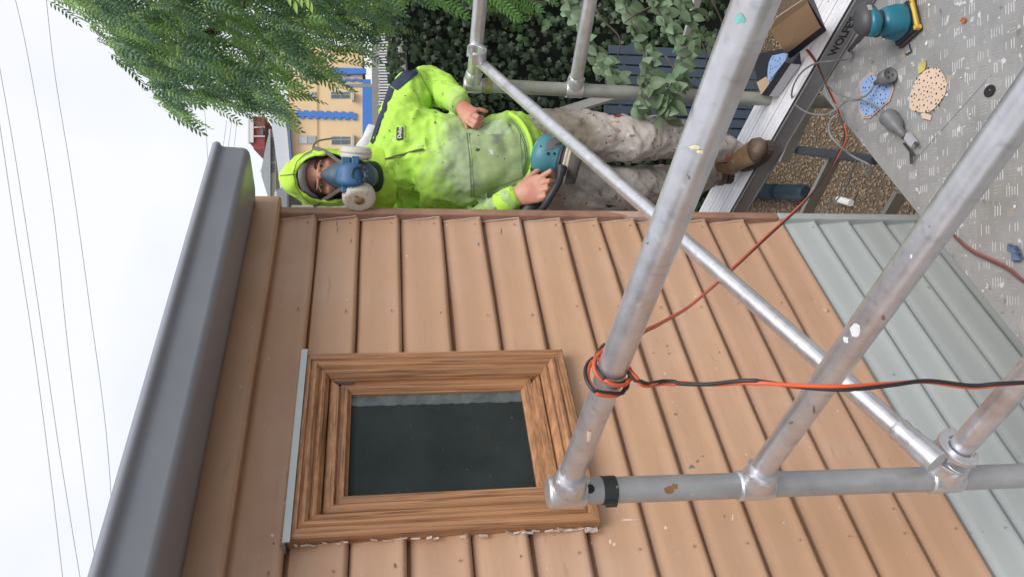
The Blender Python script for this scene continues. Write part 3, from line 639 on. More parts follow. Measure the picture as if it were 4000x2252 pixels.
for k in range(4): mb.cbox(sq(.050 + .008 * k, .020 - .012 * k, .0475 - .0022 * k), (sx - UZ * .5) * .010, sy_ * .001, UZ * .0012)
mb.build('vent_slots', black, sn, kind='stuff')
mb = MB(); mb.lathe(sq(.106, -.010, .022), sq(.106, -.014, .046), [(0, .010), (.8, .011), (1, .009), (1, 0)]); mb.build('dust_port', black, sn)
mb = MB(); mb.cbox(sq(.150, .036, -.012), sx * .0035, sy_ * .009, UZ * .006); mb.build('label_sticker', M('sticker', (.35, .34, .28), .6), sn)
mb = MB(); mb.tube(spline([sq(.128, -.03, .02), Pz(3345, 165, DT + .06), Pz(3318, 196, DT + .012)]), [.0095] * 8 + [.007] * 9, 12); mb.build('cord_sleeve', dkg, sn)

# ------------------------------------------------------------------ boxes on the plank
bx1 = empty('open_cardboard_box', Pz(3100, 110, PZ), 'black cardboard box with plain brown inside standing open on the plank', 'box')
def quad3(name, pts, th, mat, parent):
    pts = [V(p) for p in pts]; nrm = (pts[1] - pts[0]).cross(pts[2] - pts[0]).normalized(); mb = MB()
    lo = [p - nrm * th for p in pts]; n = len(pts)
    mb.add(pts, [tuple(range(n))]); mb.add(lo, [tuple(range(n - 1, -1, -1))]); mb.add(pts + lo, [(k, n + k, n + (k + 1) % n, (k + 1) % n) for k in range(n)])
    return mb.build(name, mat, parent)
B_a, B_b, B_c, B_d = Pz(3008, 120, PZ + .20), Pz(3156, 12, PZ + .22), Pz(3206, 108, PZ + .02), Pz(3072, 212, PZ + .015)
quad3('inner_face', [B_a, B_d, B_c, B_b], .003, card, bx1)
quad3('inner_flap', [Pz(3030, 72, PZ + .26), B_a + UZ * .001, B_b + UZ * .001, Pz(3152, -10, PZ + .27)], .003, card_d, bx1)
quad3('outer_side', [B_b + V((.002, 0, 0)), B_c + V((.002, 0, 0)), Pz(3226, 122, PZ + .005), Pz(3168, -20, PZ + .18)], .003, blackg, bx1)
quad3('outer_base', [B_d, Pz(3085, 232, PZ + .004), Pz(3226, 122, PZ + .004), B_c], .003, blackg, bx1)
bx2 = empty('label_box', Pz(3040, 330, PZ), 'black box with a printed grey label and blue discs inside, lying on the plank', 'box')
k0, k1, k2, k3 = Pz(2974, 372, PZ + .06), Pz(3066, 240, PZ + .06), Pz(3092, 246, PZ + .045), Pz(3004, 376, PZ + .045)
quad3('box_edge', [k0, k3, k2, k1], .004, blackg, bx2)
l1, l0 = Pz(3130, 250, PZ + .006), Pz(3040, 378, PZ + .006)
quad3('label_face', [k3, l0, l1, k2], .004, labelm, bx2)
quad3('box_end', [k1, k2, l1, Pz(3125, 205, PZ + .03)], .003, blackg, bx2)
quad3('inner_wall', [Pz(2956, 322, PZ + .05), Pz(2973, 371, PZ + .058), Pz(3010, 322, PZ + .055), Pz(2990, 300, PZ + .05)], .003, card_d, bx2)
quad3('back_wall', [Pz(2940, 215, PZ + .0), Pz(2958, 320, PZ + .03), Pz(3070, 238, PZ + .05), Pz(3060, 190, PZ + .02)], .003, blackg, bx2)
LB = empty('stacked_blue_discs', Pz(3020, 270, PZ + .05), 'pale blue perforated sanding discs sticking out of the black label box', 'sanding disc')
pp = [Pz(x, y, PZ + .062) for x, y in [(2998, 302), (3002, 320), (3066, 238), (3076, 210), (3060, 208), (3015, 218), (3003, 245), (2998, 278)]]
quad3('disc_sheet', pp, .004, paper_b, LB)
nrm = (pp[1] - pp[0]).cross(pp[2] - pp[0]).normalized(); nrm = nrm if nrm.dot(-pp[0]) > 0 else -nrm
mb = MB()
for x, y in [(3014, 222), (3024, 224), (3018, 232), (3030, 236), (3040, 240), (3048, 232), (3048, 250), (3036, 260), (3028, 262), (3018, 268), (3010, 270), (3010, 258), (3008, 284), (3012, 302), (3046, 226)]:
    c = Pz(x, y, PZ + .062); c = c - nrm * ((c - pp[0]).dot(nrm)) + nrm * .0008; u = nrm.orthogonal().normalized(); v_ = nrm.cross(u); r = .0028
    mb.add([c + u * (r * math.cos(k * 1.05)) + v_ * (r * math.sin(k * 1.05)) for k in range(6)], [tuple(range(6))])
mb.build('perforations', hole_m, LB, kind='stuff')
ln = (l0 - k3).cross(l1 - k3).normalized(); ln = ln if ln.z > 0 else -ln
lx = (k3 - k2).normalized(); ly = ln.cross(lx)        # label text runs from the far box corner to the near one
if ly.dot(l0 - k3) > 0: ly = -ly
mb = MB(); cc = k2.lerp(k3, .43) + ln * .0006
mb.add([cc + lx * (.036 * math.cos(R(k * 15))) - ly * (.040 * math.sin(R(k * 15))) for k in range(13)], [tuple(range(13))]); mb.build('printed_disc', labelg, bx2)
def quad_on(a, b, wd):
    return [a, b, b - ly * wd, a - ly * wd]
t0 = k2.lerp(k3, .70) - ly * .020 + ln * .0008
text('lettering', 'SRC', .022, k2.lerp(k3, .68) - ly * .022 + ln * .0008, lx, -ly if False else ly, stencil, bx2, depth=.0001, ofs=.0006)
mb = MB(); a = l1.lerp(l0, .62) + ln * .0007; b = l1.lerp(l0, .97) + ln * .0007; mb.add([a, b, b + ly * .009, a + ly * .006], [(0, 1, 2, 3)]); mb.build('red_print', labelr, bx2)

# ------------------------------------------------------------------ cords
def cord(name, pts, r, mats, label, cat, off=None, k=8, twist=3.0, names=('sheath',)):
    sp = spline(pts, k); e = empty(name, sp[0], label, cat)
    for i, m_ in enumerate(mats):
        mb = MB(); L = []
        for j, p in enumerate(sp):
            t = (sp[min(j + 1, len(sp) - 1)] - sp[max(j - 1, 0)]).normalized(); a = V((0, 0, 1)) if abs(t.z) < .8 else V((1, 0, 0)); a = (a - t * a.dot(t)).normalized(); b = t.cross(a)
            an = twist * math.sin(j * .05) + (math.pi * i) + .7
            L.append(p + ((a * math.cos(an) + b * math.sin(an)) * (r * .72) if len(mats) > 1 else V()))
        mb.tube(L, r, 10); mb.build(names[i] , m_, e)
    return e
def rungpt(px, py, a, b):                             # nearest point of a rung line to a viewing ray
    d = (b - a).normalized(); r_ = ray(px, py).normalized(); w0 = a; B = d.dot(r_); dd_ = d.dot(w0); ee = r_.dot(w0)
    sc_ = (B * ee - dd_) / (1 - B * B); return a + d * sc_
Lc = rungpt(2385, 1455, r1a, r1b); rd = r1dir; view = -Lc.normalized(); sv = rd.cross(view).normalized(); vv = sv.cross(rd)
loop = []
for j in range(0, 21):
    an = R(150 - j * 33); loop.append(Lc + rd * (-.022 + .0022 * j) + (vv * math.cos(an) + sv * math.sin(an)) * (TR + .0045 + .006 * (1 if 4 < j < 9 else 0)))
path = [Pz(3150, 195, PZ + .01), Pz(3190, 250, PZ + .008), Pz(3228, 330, PZ + .006), Pz(3262, 400, PZ - .02), Pz(3290, 470, DT + .02), Pz(3302, 540, DT + .03), P(3270, 610, 2.2), P(3215, 700, 2.15), P(3130, 800, 2.05), P(3000, 920, 1.92), P(2850, 1060, 1.72), P(2700, 1190, 1.50), P(2580, 1262, 1.30), P(2500, 1310, 1.20)]
path += loop
path += [P(2500, 1492, loop[-1].y - .03), P(2600, 1492, 1.02), P(2760, 1500, .98), P(2930, 1490, .93), P(3120, 1507, .90), P(3300, 1514, .88), P(3480, 1500, .88), P(3620, 1488, .88), P(3790, 1508, .88), P(3900, 1500, .87), P(4060, 1490, .86), P(4300, 1480, .84)]
cord('extension_cord', path, .0028, (orange, cordblk), 'orange and black twin cord looped once around the top near rung', 'cord', names=('orange_core', 'black_core'))
cord('extension_cord', [Pz(3640, 860, DT + .004), Pz(3700, 895, DT + .004), Pz(3735, 928, DT + .004), Pz(3790, 975, DT + .005), Pz(3860, 1010, DT + .004), Pz(3940, 1050, DT + .005), Pz(4010, 1105, DT + .004), Pz(4200, 1200, DT + .004)], .0036,
     (M('dusty_red_sheath', (.30, .075, .045), .55, var=.2), M('dusty_dark_sheath', (.10, .05, .05), .6)), 'dusty reddish cord lying on the checker plate at the right edge', 'cord', names=('red_core', 'dark_core'))
cord('grey_cable', [Pz(3316, 200, DT + .012), Pz(3326, 222, DT + .008), Pz(3305, 233, DT + .02), Pz(3240, 240, PZ + .02), Pz(3180, 250, PZ + .03), Pz(3125, 290, PZ + .03), Pz(3095, 350, PZ + .03), Pz(3100, 400, PZ - .01), P(3150, 438, 2.45), P(3215, 450, 2.35), P(3265, 428, 2.3), Pz(3310, 395, DT + .05), Pz(3365, 392, DT + .03), Pz(3420, 415, DT + .02), Pz(3462, 446, DT + .024)], .0032, (greycab,), 'thin grey power cable coiling from the palm sander to the large plug', 'cable', names=('cable_sheath',))
cord('grey_cable', [Pz(3420, 326, DT + .02), Pz(3385, 372, DT + .03), Pz(3330, 388, DT + .04), Pz(3260, 358, DT + .05), Pz(3222, 335, DT + .09), Pz(3240, 390, DT + .09), Pz(3285, 430, DT + .06), Pz(3295, 480, DT + .05), P(3275, 450, 2.25), P(3245, 470, 2.25), P(3240, 520, 2.22), P(3280, 570, 2.2), P(3330, 610, 2.2), P(3400, 650, 2.15), P(3390, 690, 2.3), P(3350, 620, 2.45), P(3310, 720, 2.8), P(3260, 790, 2.9), P(3190, 845, 3.0), P(3120, 870, 3.1)], .0034, (greycab,), 'grey power cable running from the socket over the deck edge and down', 'cable', names=('cable_sheath',))

# ------------------------------------------------------------------ painter
per = empty('person', Pz(2950, 640, PZ), 'painter in a stained hi-vis hoodie, hood and respirator, standing on the aluminium plank', 'person')
def px2m(n, y): return n * y / FOC
def remesh(mb, name, mat, vox, disp=None, parent=per, smooth=4):
    me = mb.mesh(name); o = bpy.data.objects.new(name, me); col.objects.link(o)
    r = o.modifiers.new('r', 'REMESH'); r.mode = 'VOXEL'; r.voxel_size = vox; r.use_smooth_shade = True
    s = o.modifiers.new('s', 'SMOOTH'); s.iterations = smooth; s.factor = .5
    for i, (sz, st) in enumerate(disp or []):
        tx = bpy.data.textures.new(name + 'w%d' % i, 'CLOUDS'); tx.noise_scale = sz; tx.noise_depth = 2
        d = o.modifiers.new('d%d' % i, 'DISPLACE'); d.texture = tx; d.strength = st; d.mid_level = .5; d.texture_coords = 'LOCAL'
    bpy.context.view_layer.update(); dg = bpy.context.evaluated_depsgraph_get(); dg.update()
    me2 = bpy.data.meshes.new_from_object(o.evaluated_get(dg)); bpy.data.objects.remove(o)
    me2.materials.clear(); me2.polygons.foreach_set('use_smooth', [True] * len(me2.polygons))
    return link(name, me2, mat, parent)
def bvh(o): me = o.data; return BVHTree.FromPolygons([v.co.copy() for v in me.vertices], [tuple(p.vertices) for p in me.polygons])
def hit(b, px, py, lift=0.0):
    d = ray(px, py).normalized(); r = b.ray_cast(V((0, 0, 0)), d)
    if r[0] is None: return None, None
    nn_ = r[1] if r[1].dot(d) < 0 else -r[1]
    return r[0] + nn_ * lift, nn_
# body: one continuous figure
mb = MB(); XH = V((1, .12, 0)).normalized()
mb.loft([(P(1128, 690, 2.63), .03, .035), (P(1145, 690, 2.625), .055, .065), (P(1180, 690, 2.62), .070, .085), (P(1225, 690, 2.615), .074, .092), (P(1260, 690, 2.61), .073, .090), (P(1310, 689, 2.605), .069, .086), (P(1360, 688, 2.60), .060, .078), (P(1405, 687, 2.58), .048, .062), (P(1432, 687, 2.57), .034, .045)], hint=XH, n=24)
mb.loft([(P(1380, 690, 2.66), .055, .05), (P(1450, 690, 2.67), .055, .055), (P(1520, 680, 2.71), .07, .06)], hint=XH)
mb.loft([(P(1238, 690, 2.522), .052, .008), (P(1250, 690, 2.52), .030, .010)], hint=XH)       # brow
mb.loft([(P(1236, 686, 2.520), .008, .008), (P(1262, 686, 2.508), .011, .014), (P(1292, 686, 2.492), .015, .020), (P(1306, 686, 2.500), .017, .016)], hint=XH)   # nose
for sy in (-1, 1): mb.loft([(P(1262, 688 + sy * 50, 2.545), .014, .010), (P(1285, 688 + sy * 52, 2.540), .022, .018), (P(1312, 688 + sy * 46, 2.545), .018, .014)], hint=XH)  # cheeks
for sy in (-1, 1): mb.loft([(P(1240, 689 + sy * 92, 2.62), .006, .016), (P(1275, 689 + sy * 94, 2.62), .008, .018), (P(1305, 689 + sy * 88, 2.62), .006, .010)], hint=XH)  # ears
mb.loft([(P(1530, 650, 2.76), .09, .06), (P(1600, 635, 2.78), .13, .07), (P(1700, 635, 2.77), .13, .09), (P(1850, 640, 2.78), .13, .10), (P(2000, 630, 2.82), .14, .10), (P(2080, 620, 2.84), .14, .10)], hint=XH)
Larm = [(P(1600, 430, 2.80), .035), (P(1620, 350, 2.83), .045), (P(1680, 318, 2.88), .038), (P(1745, 360, 2.80), .034), (P(1798, 408, 2.69), .028)]
Rarm = [(P(1620, 850, 2.80), .035), (P(1750, 930, 2.80), .045), (P(1850, 930, 2.74), .038), (P(1940, 830, 2.64), .034), (P(2012, 768, 2.565), .029)]
for A in (Larm, Rarm): mb.tube(spline([a for a, r in A], 4), [r for i in range(len(A) - 1) for r in [A[i][1] + (A[i + 1][1] - A[i][1]) * j / 4 for j in range(4)]] + [A[-1][1]], 14)
for L in ([(P(2090, 550, 2.84), .08), (P(2260, 535, 2.82), .075), (P(2420, 545, 2.80), .06), (P(2620, 545, 2.86), .052), (P(2850, 598, 2.95), .038), (P(2890, 620, 2.96), .04)],
          [(P(2090, 720, 2.86), .08), (P(2280, 750, 2.84), .075), (P(2450, 745, 2.86), .06), (P(2620, 715, 3.0), .052), (P(2760, 690, 3.15), .038), (P(2780, 690, 3.16), .04)]):
    mb.tube([a for a, r in L], [r for a, r in L], 14)
def hand(wr, k_in, k_out, palm_n, fingers, thumb, r=.0088):
    # wr wrist point; k_in / k_out: knuckle row ends; fingers: list of chains after the knuckle; thumb chain
    kc = (k_in + k_out) / 2; sd_ = (k_out - k_in).normalized(); hw = (k_out - k_in).length / 2
    mb.loft([(wr, hw * .68, .019), (wr.lerp(kc, .35), hw * .88, .018), (wr.lerp(kc, .75), hw * 1.02, .015), (kc, hw * 1.04, .012), (kc + (kc - wr).normalized() * .006, hw * .95, .009)], hint=sd_, n=20)
    nf = len(fingers)
    for i, ch in enumerate(fingers):
        k0_ = k_in.lerp(k_out, (i + .42) / (nf - .16)); pts_ = [wr.lerp(k0_, .72), k0_] + ch
        rs = [r * .9, r * 1.12] + [r * (1.0 - .10 * j) for j in range(len(ch))]; rs[-1] = r * .62
        mb.tube(pts_, rs, 12)
    mb.tube(thumb, [r * 1.3, r * 1.25, r * 1.1, r * .75][:len(thumb)], 12)
# left hand hooked in the hoodie pocket, little finger straight
hand(P(1796, 408, 2.69), P(1822, 484, 2.630), P(1852, 424, 2.640), None, [
    [P(1850, 494, 2.618), P(1870, 500, 2.640), P(1872, 500, 2.660)],
    [P(1862, 478, 2.616), P(1880, 483, 2.636), P(1878, 484, 2.660)],
    [P(1868, 455, 2.622), P(1884, 460, 2.640), P(1880, 462, 2.662)],
    [P(1876, 429, 2.640), P(1892, 433, 2.642), P(1906, 437, 2.650)]],
    [P(1800, 450, 2.68), P(1806, 486, 2.655), P(1824, 505, 2.645), P(1840, 508, 2.65)])
# right hand gripping the sander
hand(P(2012, 768, 2.565), P(2122, 676, 2.515), P(2105, 786, 2.520), None, [
    [P(2150, 668, 2.500), P(2166, 682, 2.520), P(2160, 690, 2.545)],
    [P(2145, 706, 2.496), P(2168, 712, 2.512), P(2166, 716, 2.540)],
    [P(2138, 736, 2.498), P(2162, 742, 2.512), P(2164, 744, 2.540)],
    [P(2128, 766, 2.504), P(2148, 772, 2.515), P(2154, 772, 2.540)]],
    [P(2030, 735, 2.56), P(2065, 695, 2.56), P(2100, 668, 2.56), P(2120, 655, 2.56)], r=.0100)
body = remesh(mb, 'body', skin, .0038, [(.03, .0015)], smooth=3)
# eyes
for py_ in (647, 730):
    c = P(1253, py_, 2.527); f = -c.normalized()
    mb = MB(); mb.loft([(c + V((-.013, 0, 0)), .002, .002), (c + V((-.006, 0, 0)) + f * .002, .0045, .005), (c + f * .003, .0055, .006), (c + V((.006, 0, 0)) + f * .002, .0045, .005), (c + V((.013, 0, 0)), .002, .002)], hint=UZ, n=12); mb.build('eye', eyew, per)
    mb = MB(); mb.lathe(c + f * .0078, c + f * .0098, [(0, .0048), (1, .0035), (1, 0)], 12); mb.build('iris', lipd, per)
    mb = MB(); mb.tube(spline([c + V((-.016, 0, -.001)) + f * .003, c + V((0, 0, .0055)) + f * .009, c + V((.016, 0, -.001)) + f * .003], 5), .0028, 8); mb.build('eyelid', skin, per)
    mb = MB(); mb.tube(spline([c + V((-.018, 0, .012)) + f * .004, c + V((0, 0, .019)) + f * .010, c + V((.019, 0, .013)) + f * .004], 5), .0032, 8); mb.build('eyebrow', M('brow_hair', (.045, .03, .022), .9), per)
# hoodie
mb = MB()
mb.loft([(P(1478, 690, 2.69), .075, .07), (P(1500, 682, 2.70), .100, .085), (P(1530, 665, 2.735), .140, .105), (P(1568, 640, 2.75), .190, .120), (P(1630, 628, 2.75), .210, .135), (P(1700, 640, 2.75), .190, .145), (P(1780, 648, 2.75), .172, .150), (P(1850, 650, 2.755), .150, .150),
         (P(1910, 642, 2.76), .160, .155), (P(1965, 635, 2.77), .180, .160), (P(2015, 622, 2.78), .182, .160), (P(2055, 612, 2.79), .165, .155), (P(2082, 600, 2.80), .135, .130)], hint=XH, n=32, sup=2.3)
def taper(A, k=4): return spline([a for a, r in A], k), [A[i][1] + (A[i + 1][1] - A[i][1]) * j / k for i in range(len(A) - 1) for j in range(k)] + [A[-1][1]]
LA = [(P(1565, 480, 2.77), .080), (P(1590, 410, 2.80), .080), (P(1642, 345, 2.85), .076), (P(1690, 335, 2.87), .066), (P(1740, 362, 2.80), .054), (P(1775, 388, 2.73), .044), (P(1797, 406, 2.69), .038)]
RA = [(P(1530, 830, 2.78), .095), (P(1650, 900, 2.80), .085), (P(1800, 925, 2.78), .075), (P(1870, 880, 2.70), .062), (P(1940, 820, 2.62), .052), (P(1985, 785, 2.58), .044), (P(2008, 768, 2.565), .037)]
for A in (LA, RA): pts, rs = taper(A); mb.tube(pts, rs, 18)
def folds(base, lines, mbb):
    B_ = bvh(base); me_ = base.data; bpy.data.objects.remove(base)
    for ln_, rad in lines:
        pts = []
        for i in range(len(ln_) - 1):
            for j in range(6):
                t = j / 6; h, n_ = hit(B_, ln_[i][0] + (ln_[i + 1][0] - ln_[i][0]) * t, ln_[i][1] + (ln_[i + 1][1] - ln_[i][1]) * t, -rad * .35)
                if h is not None and (not pts or (h - pts[-1]).length < .06): pts.append(h)
        if len(pts) > 4:
            m_ = len(pts); mbb.tube(pts, [rad * (.25 + .75 * math.sin(math.pi * (i + .5) / m_) ** .6) for i in range(m_)], 10)
base = remesh(mb, 'hoodie', hiv, .009)
HF = [([(1700, 400), (1730, 500), (1790, 600), (1830, 700)], .013), ([(1690, 430), (1700, 540), (1740, 640)], .011), ([(1670, 440), (1660, 540), (1680, 640)], .010), ([(1640, 400), (1620, 450), (1600, 520)], .010),
      ([(1640, 270), (1672, 300), (1690, 350)], .008), ([(1665, 272), (1700, 310), (1712, 360)], .008), ([(1690, 275), (1725, 320), (1730, 375)], .008), ([(1715, 290), (1750, 340), (1748, 390)], .007), ([(1615, 290), (1640, 330), (1650, 375)], .009), ([(1590, 330), (1620, 370), (1640, 400)], .010),
      ([(1500, 760), (1600, 790), (1720, 820)], .012), ([(1520, 730), (1640, 745), (1760, 790), (1860, 830)], .010), ([(1500, 700), (1580, 700), (1680, 730)], .009), ([(1500, 640), (1560, 620), (1640, 610)], .009), ([(1900, 500), (1930, 560), (1960, 640)], .011), ([(1960, 460), (1990, 520), (2010, 600)], .011), ([(1860, 520), (1880, 600), (1900, 690)], .009),
      ([(1930, 690), (1980, 660), (2040, 640)], .009), ([(1870, 790), (1900, 815), (1930, 838)], .009), ([(1900, 770), (1930, 800), (1955, 836)], .009), ([(1940, 470), (1900, 490), (1850, 520)], .010)]
folds(base, HF, mb)
hoodie = remesh(mb, 'hoodie', hiv, .006, [(.10, .045), (.035, .009)], smooth=3); HB = bvh(hoodie)
# ribbed cuffs
for A, mt in ((LA, hiv), (RA, hivc)):
    a, b = A[-2][0], A[-1][0]; d = (b - a).normalized(); mb = MB()
    mb.tube([a - d * .03, a, b, b + d * .012, b + d * .013, b], [.048, .0455, .0395, .0370, .033, .030], 24); mb.build('cuff', mt, per)
# hem band
mb = MB(); pts = []
for x, y in [(1998, 446), (2030, 466), (2058, 500), (2078, 550), (2085, 600), (2080, 650), (2060, 690), (2030, 720)]:
    h, n_ = hit(HB, x - 8, y + 4, .004)
    if h is not None: pts.append(h)
if len(pts) > 3: mb.tube(spline(pts, 5), .010, 10, flat=.6); mb.build('hem_band', hivc, per)
def stripe(name, pix, r, mat, lift=.002, flat=.6, B=None, parent=per, k=4):
    pts = []
    for i in range(len(pix) - 1):
        for j in range(k):
            x = pix[i][0] + (pix[i + 1][0] - pix[i][0]) * j / k; y = pix[i][1] + (pix[i + 1][1] - pix[i][1]) * j / k
            h, n_ = hit(B or HB, x, y, lift)
            if h is not None: pts.append(h)
    h, n_ = hit(B or HB, pix[-1][0], pix[-1][1], lift)
    if h is not None: pts.append(h)
    if len(pts) > 2: mb = MB(); mb.tube(pts, r, 8, flat=flat); return mb.build(name, mat, parent)
seam = M('seam_thread', (.10, .16, .05), .9)
stripe('pocket_seam', [(1822, 520), (1832, 600), (1838, 700), (1842, 768)], .0016, seam)
stripe('pocket_seam', [(1832, 520), (1842, 600), (1848, 700), (1852, 766)], .0016, seam)
stripe('pocket_seam', [(1852, 766), (1900, 775), (1950, 762)], .0014, seam)
stripe('hem_seam', [(1985, 465), (2020, 500), (2045, 560), (2052, 620), (2040, 680)], .0014, seam)
stripe('hem_seam', [(1992, 462), (2028, 500), (2053, 560), (2060, 620), (2047, 682)], .0014, seam)
stripe('sleeve_seam', [(1625, 262), (1650, 310), (1672, 350), (1690, 392)], .0014, seam)
stripe('sleeve_seam', [(1945, 795), (1962, 815), (1975, 838)], .0016, seam)
def patch(name, poly, nx, ny, mat, lift, parent=per, B=None):
    (a, b, c, d) = poly; vs = []; ok = True
    for j in range(ny + 1):
        for i in range(nx + 1):
            u, v_ = i / nx, j / ny
            x = (a[0] * (1 - u) + b[0] * u) * (1 - v_) + (d[0] * (1 - u) + c[0] * u) * v_; y = (a[1] * (1 - u) + b[1] * u) * (1 - v_) + (d[1] * (1 - u) + c[1] * u) * v_
            h, n_ = hit(B or HB, x, y, lift); yy_ = y
            while h is None and yy_ < y + 70: yy_ += 3; h, n_ = hit(B or HB, x, yy_, lift)
            if h is None: ok = False; h = vs[-1] if vs else P(x, y, 2.6)
            vs.append(V(h))
    mb = MB(); w_ = nx + 1
    mb.add(vs, [(j * w_ + i, j * w_ + i + 1, (j + 1) * w_ + i + 1, (j + 1) * w_ + i) for j in range(ny) for i in range(nx)], True); o = mb.build(name, mat, parent)
    return o
patch('pocket_panel', ((1836, 530), (2030, 520), (2040, 690), (1852, 765)), 14, 14, grime, .003)
patch('shoulder_panel', ((1448, 555), (1522, 340), (1541, 350), (1458, 565)), 6, 16, navy, .004)
patch('shoulder_panel', ((1522, 335), (1622, 240), (1632, 290), (1552, 355)), 12, 10, navy, .004)
patch('shoulder_panel', ((1445, 805), (1478, 806), (1478, 850), (1440, 850)), 4, 4, navy, .003)
h, n_ = hit(HB, 1561, 522, .004)
bx_ = patch('chest_badge', ((1551, 498), (1573, 497), (1574, 548), (1552, 550)), 2, 4, M('badge_black', (.012, .012, .016), .6), .005)
th1, tn = hit(HB, 1570, 546, .0075); th2, _ = hit(HB, 1569, 500, .0075)
if th1 and th2:
    xd = (th2 - th1).normalized(); yd = UZ - xd * UZ.dot(xd)
    text('badge_lettering', 'Dulux', .0185, th1, xd, yd, M('badge_white', (.8, .8, .8), .6), per, depth=.0003, ofs=.0004)
th1, tn = hit(HB, 1588, 556, .0065); th2, _ = hit(HB, 1587, 488, .0065)
if th1 and th2:
    xd = (th2 - th1).normalized(); yd = UZ - xd * UZ.dot(xd)
    text('chest_lettering', 'Professional', .0125, th1, xd, yd, seam, per, depth=.0003, ofs=.0001)
# hood: shell open at the front, navy lining
def hoodshell(name, k, dy, mat, yext):
    vs = []; n_ = 36; rings = []
    prof = [(0.0, .95, 2.505, 0), (.0, 1.03, 2.500, -2), (.10, 1.13, 2.530, -6), (.3, 1.19, 2.575, -12), (.55, 1.20, 2.63, -14), (.75, 1.10, 2.69, -10), (.9, .82, 2.74, 0), (1, .40, 2.775, 10)]
    for (t, s_, yy, sh) in prof:
        for q in range(n_):
            an = 2 * math.pi * q / n_
            vx = math.cos(an); vy = math.sin(an)
            hx = 143 if vx < 0 else 135
            peak = -14 * max(0, -vx) ** 6 * (1 if t > .05 else 0)
            wob = 1 + .012 * math.sin(q * 1.7 + t * 9)
            cx_ = 1290 + sh + hx * s_ * k * vx * wob + peak; cy_ = 690 + 96 * s_ * k * vy * wob + 3
            tilt = .035 * (1 if vx > .6 else 0) * 0
            vs.append(P(cx_, cy_, yy + dy + .035 * (1 - abs(vx)) * (1 - t) * 0 + .030 * max(0, vx) ** 2 * (1 - t)))
    m_ = len(prof); mb = MB()
    mb.add(vs, [(i * n_ + q, i * n_ + (q + 1) % n_, (i + 1) * n_ + (q + 1) % n_, (i + 1) * n_ + q) for i in range(m_ - 1) for q in range(n_)] + [tuple((m_ - 1) * n_ + q for q in range(n_))], True)
    o = mb.build(name, mat, per); sb = o.modifiers.new('s', 'SUBSURF'); sb.levels = 1; sb.render_levels = 2; return o
ho = hoodshell('hood', 1.0, 0, hivc, 0); so2 = ho.modifiers.new('sol', 'SOLIDIFY'); so2.thickness = .003; so2.offset = -1
tx = bpy.data.textures.new('hoodw', 'CLOUDS'); tx.noise_scale = .045; d_ = ho.modifiers.new('d', 'DISPLACE'); d_.texture = tx; d_.strength = .020; d_.texture_coords = 'LOCAL'
bpy.context.view_layer.update(); hme = bpy.data.meshes.new_from_object(ho.evaluated_get(bpy.context.evaluated_depsgraph_get()))
HOB = BVHTree.FromPolygons([v.co.copy() for v in hme.vertices], [tuple(p.vertices) for p in hme.polygons])
stripe('hood_seam', [(1096, 686), (1120, 684), (1142, 682), (1158, 682)], .0016, seam, B=HOB)
stripe('hood_seam', [(1222, 588), (1190, 604), (1160, 634), (1146, 680), (1156, 730), (1186, 772), (1216, 794)], .0012, seam, B=HOB)
hl = hoodshell('hood_lining', .945, .008, navy, 0)
mb = MB(); mb.loft([(P(1400, 700, 2.70), .11, .08), (P(1450, 696, 2.70), .115, .085), (P(1500, 688, 2.72), .12, .09)], hint=XH, n=24); remesh(mb, 'hood_collar', hivc, .007, [(.04, .014)])
mb = MB(); mb.loft([(P(1420, 690, 2.60), .045, .03), (P(1448, 690, 2.615), .055, .04), (P(1466, 690, 2.63), .052, .04)], hint=XH, n=20); mb.build('neck_lining', M('neck_green', (.02, .035, .03), .9), per)
hpts = [(1232, 778, 2.545), (1202, 757, 2.525), (1184, 722, 2.514), (1179, 688, 2.510), (1183, 652, 2.514), (1198, 622, 2.525), (1222, 602, 2.545)]
mb = MB(); mb.tube(spline([P(*p) for p in hpts], 6), .013, 10, flat=.55, hint=(0, 1, 0)); mb.build('headband', headb, per)
# respirator
resp_mb = MB(); resp_mb.loft([(P(1256, 684, 2.494), .006, .012), (P(1275, 685, 2.486), .020, .022), (P(1305, 686, 2.478), .038, .034), (P(1340, 687, 2.476), .052, .045), (P(1385, 688, 2.480), .054, .050), (P(1425, 689, 2.500), .045, .045), (P(1450, 690, 2.530), .030, .030)], hint=XH, n=28, sup=2.3)
resp = remesh(resp_mb, 'respirator', maskd, .0035, smooth=6)
def rb(name, mb, mat, bevel=0): return mb.build(name, mat, resp, bevel=bevel)
mb = MB(); mb.loft([(P(1318, 684, 2.436), .012, .008), (P(1330, 684, 2.424), .030, .014), (P(1352, 684, 2.415), .036, .018), (P(1385, 684, 2.412), .038, .020), (P(1412, 684, 2.420), .032, .018)], hint=XH, n=24, sup=4); rb('front_housing', mb, maskb)
for sy in (-1, 1):
    mb = MB(); mb.cbox(P(1352, 684 + sy * 50, 2.432), XH * .016, V((0, .010, 0)), UZ * .014); mb.cbox(P(1388, 684 + sy * 56, 2.432), XH * .014, V((0, .010, 0)), UZ * .011); mb.cbox(P(1370, 684 + sy * 50, 2.434), XH * .010, V((0, .006, 0)), UZ * .022)
    rb('side_bracket', mb, maskb, .003)
c = P(1398, 682, 2.415); ax_ = (V((0, -1, -.25))).normalized(); mb = MB(); mb.lathe(c, c + ax_ * .026, [(0, .026), (.7, .026), (.8, .024), (.85, .020), (.6, .018), (.6, 0)]); rb('exhale_valve', mb, M('valve_navy', (.018, .040, .055), .45), 0)
mb = MB()
for k in range(10):
    an = k * .628; mb.cbox(c + ax_ * .020 + (V((math.cos(an), 0, math.sin(an)))) * .0245, V((math.cos(an), 0, math.sin(an))) * .002, V((-math.sin(an), 0, math.cos(an))) * .002, ax_ * .004)
rb('valve_ribs', mb, maskd)
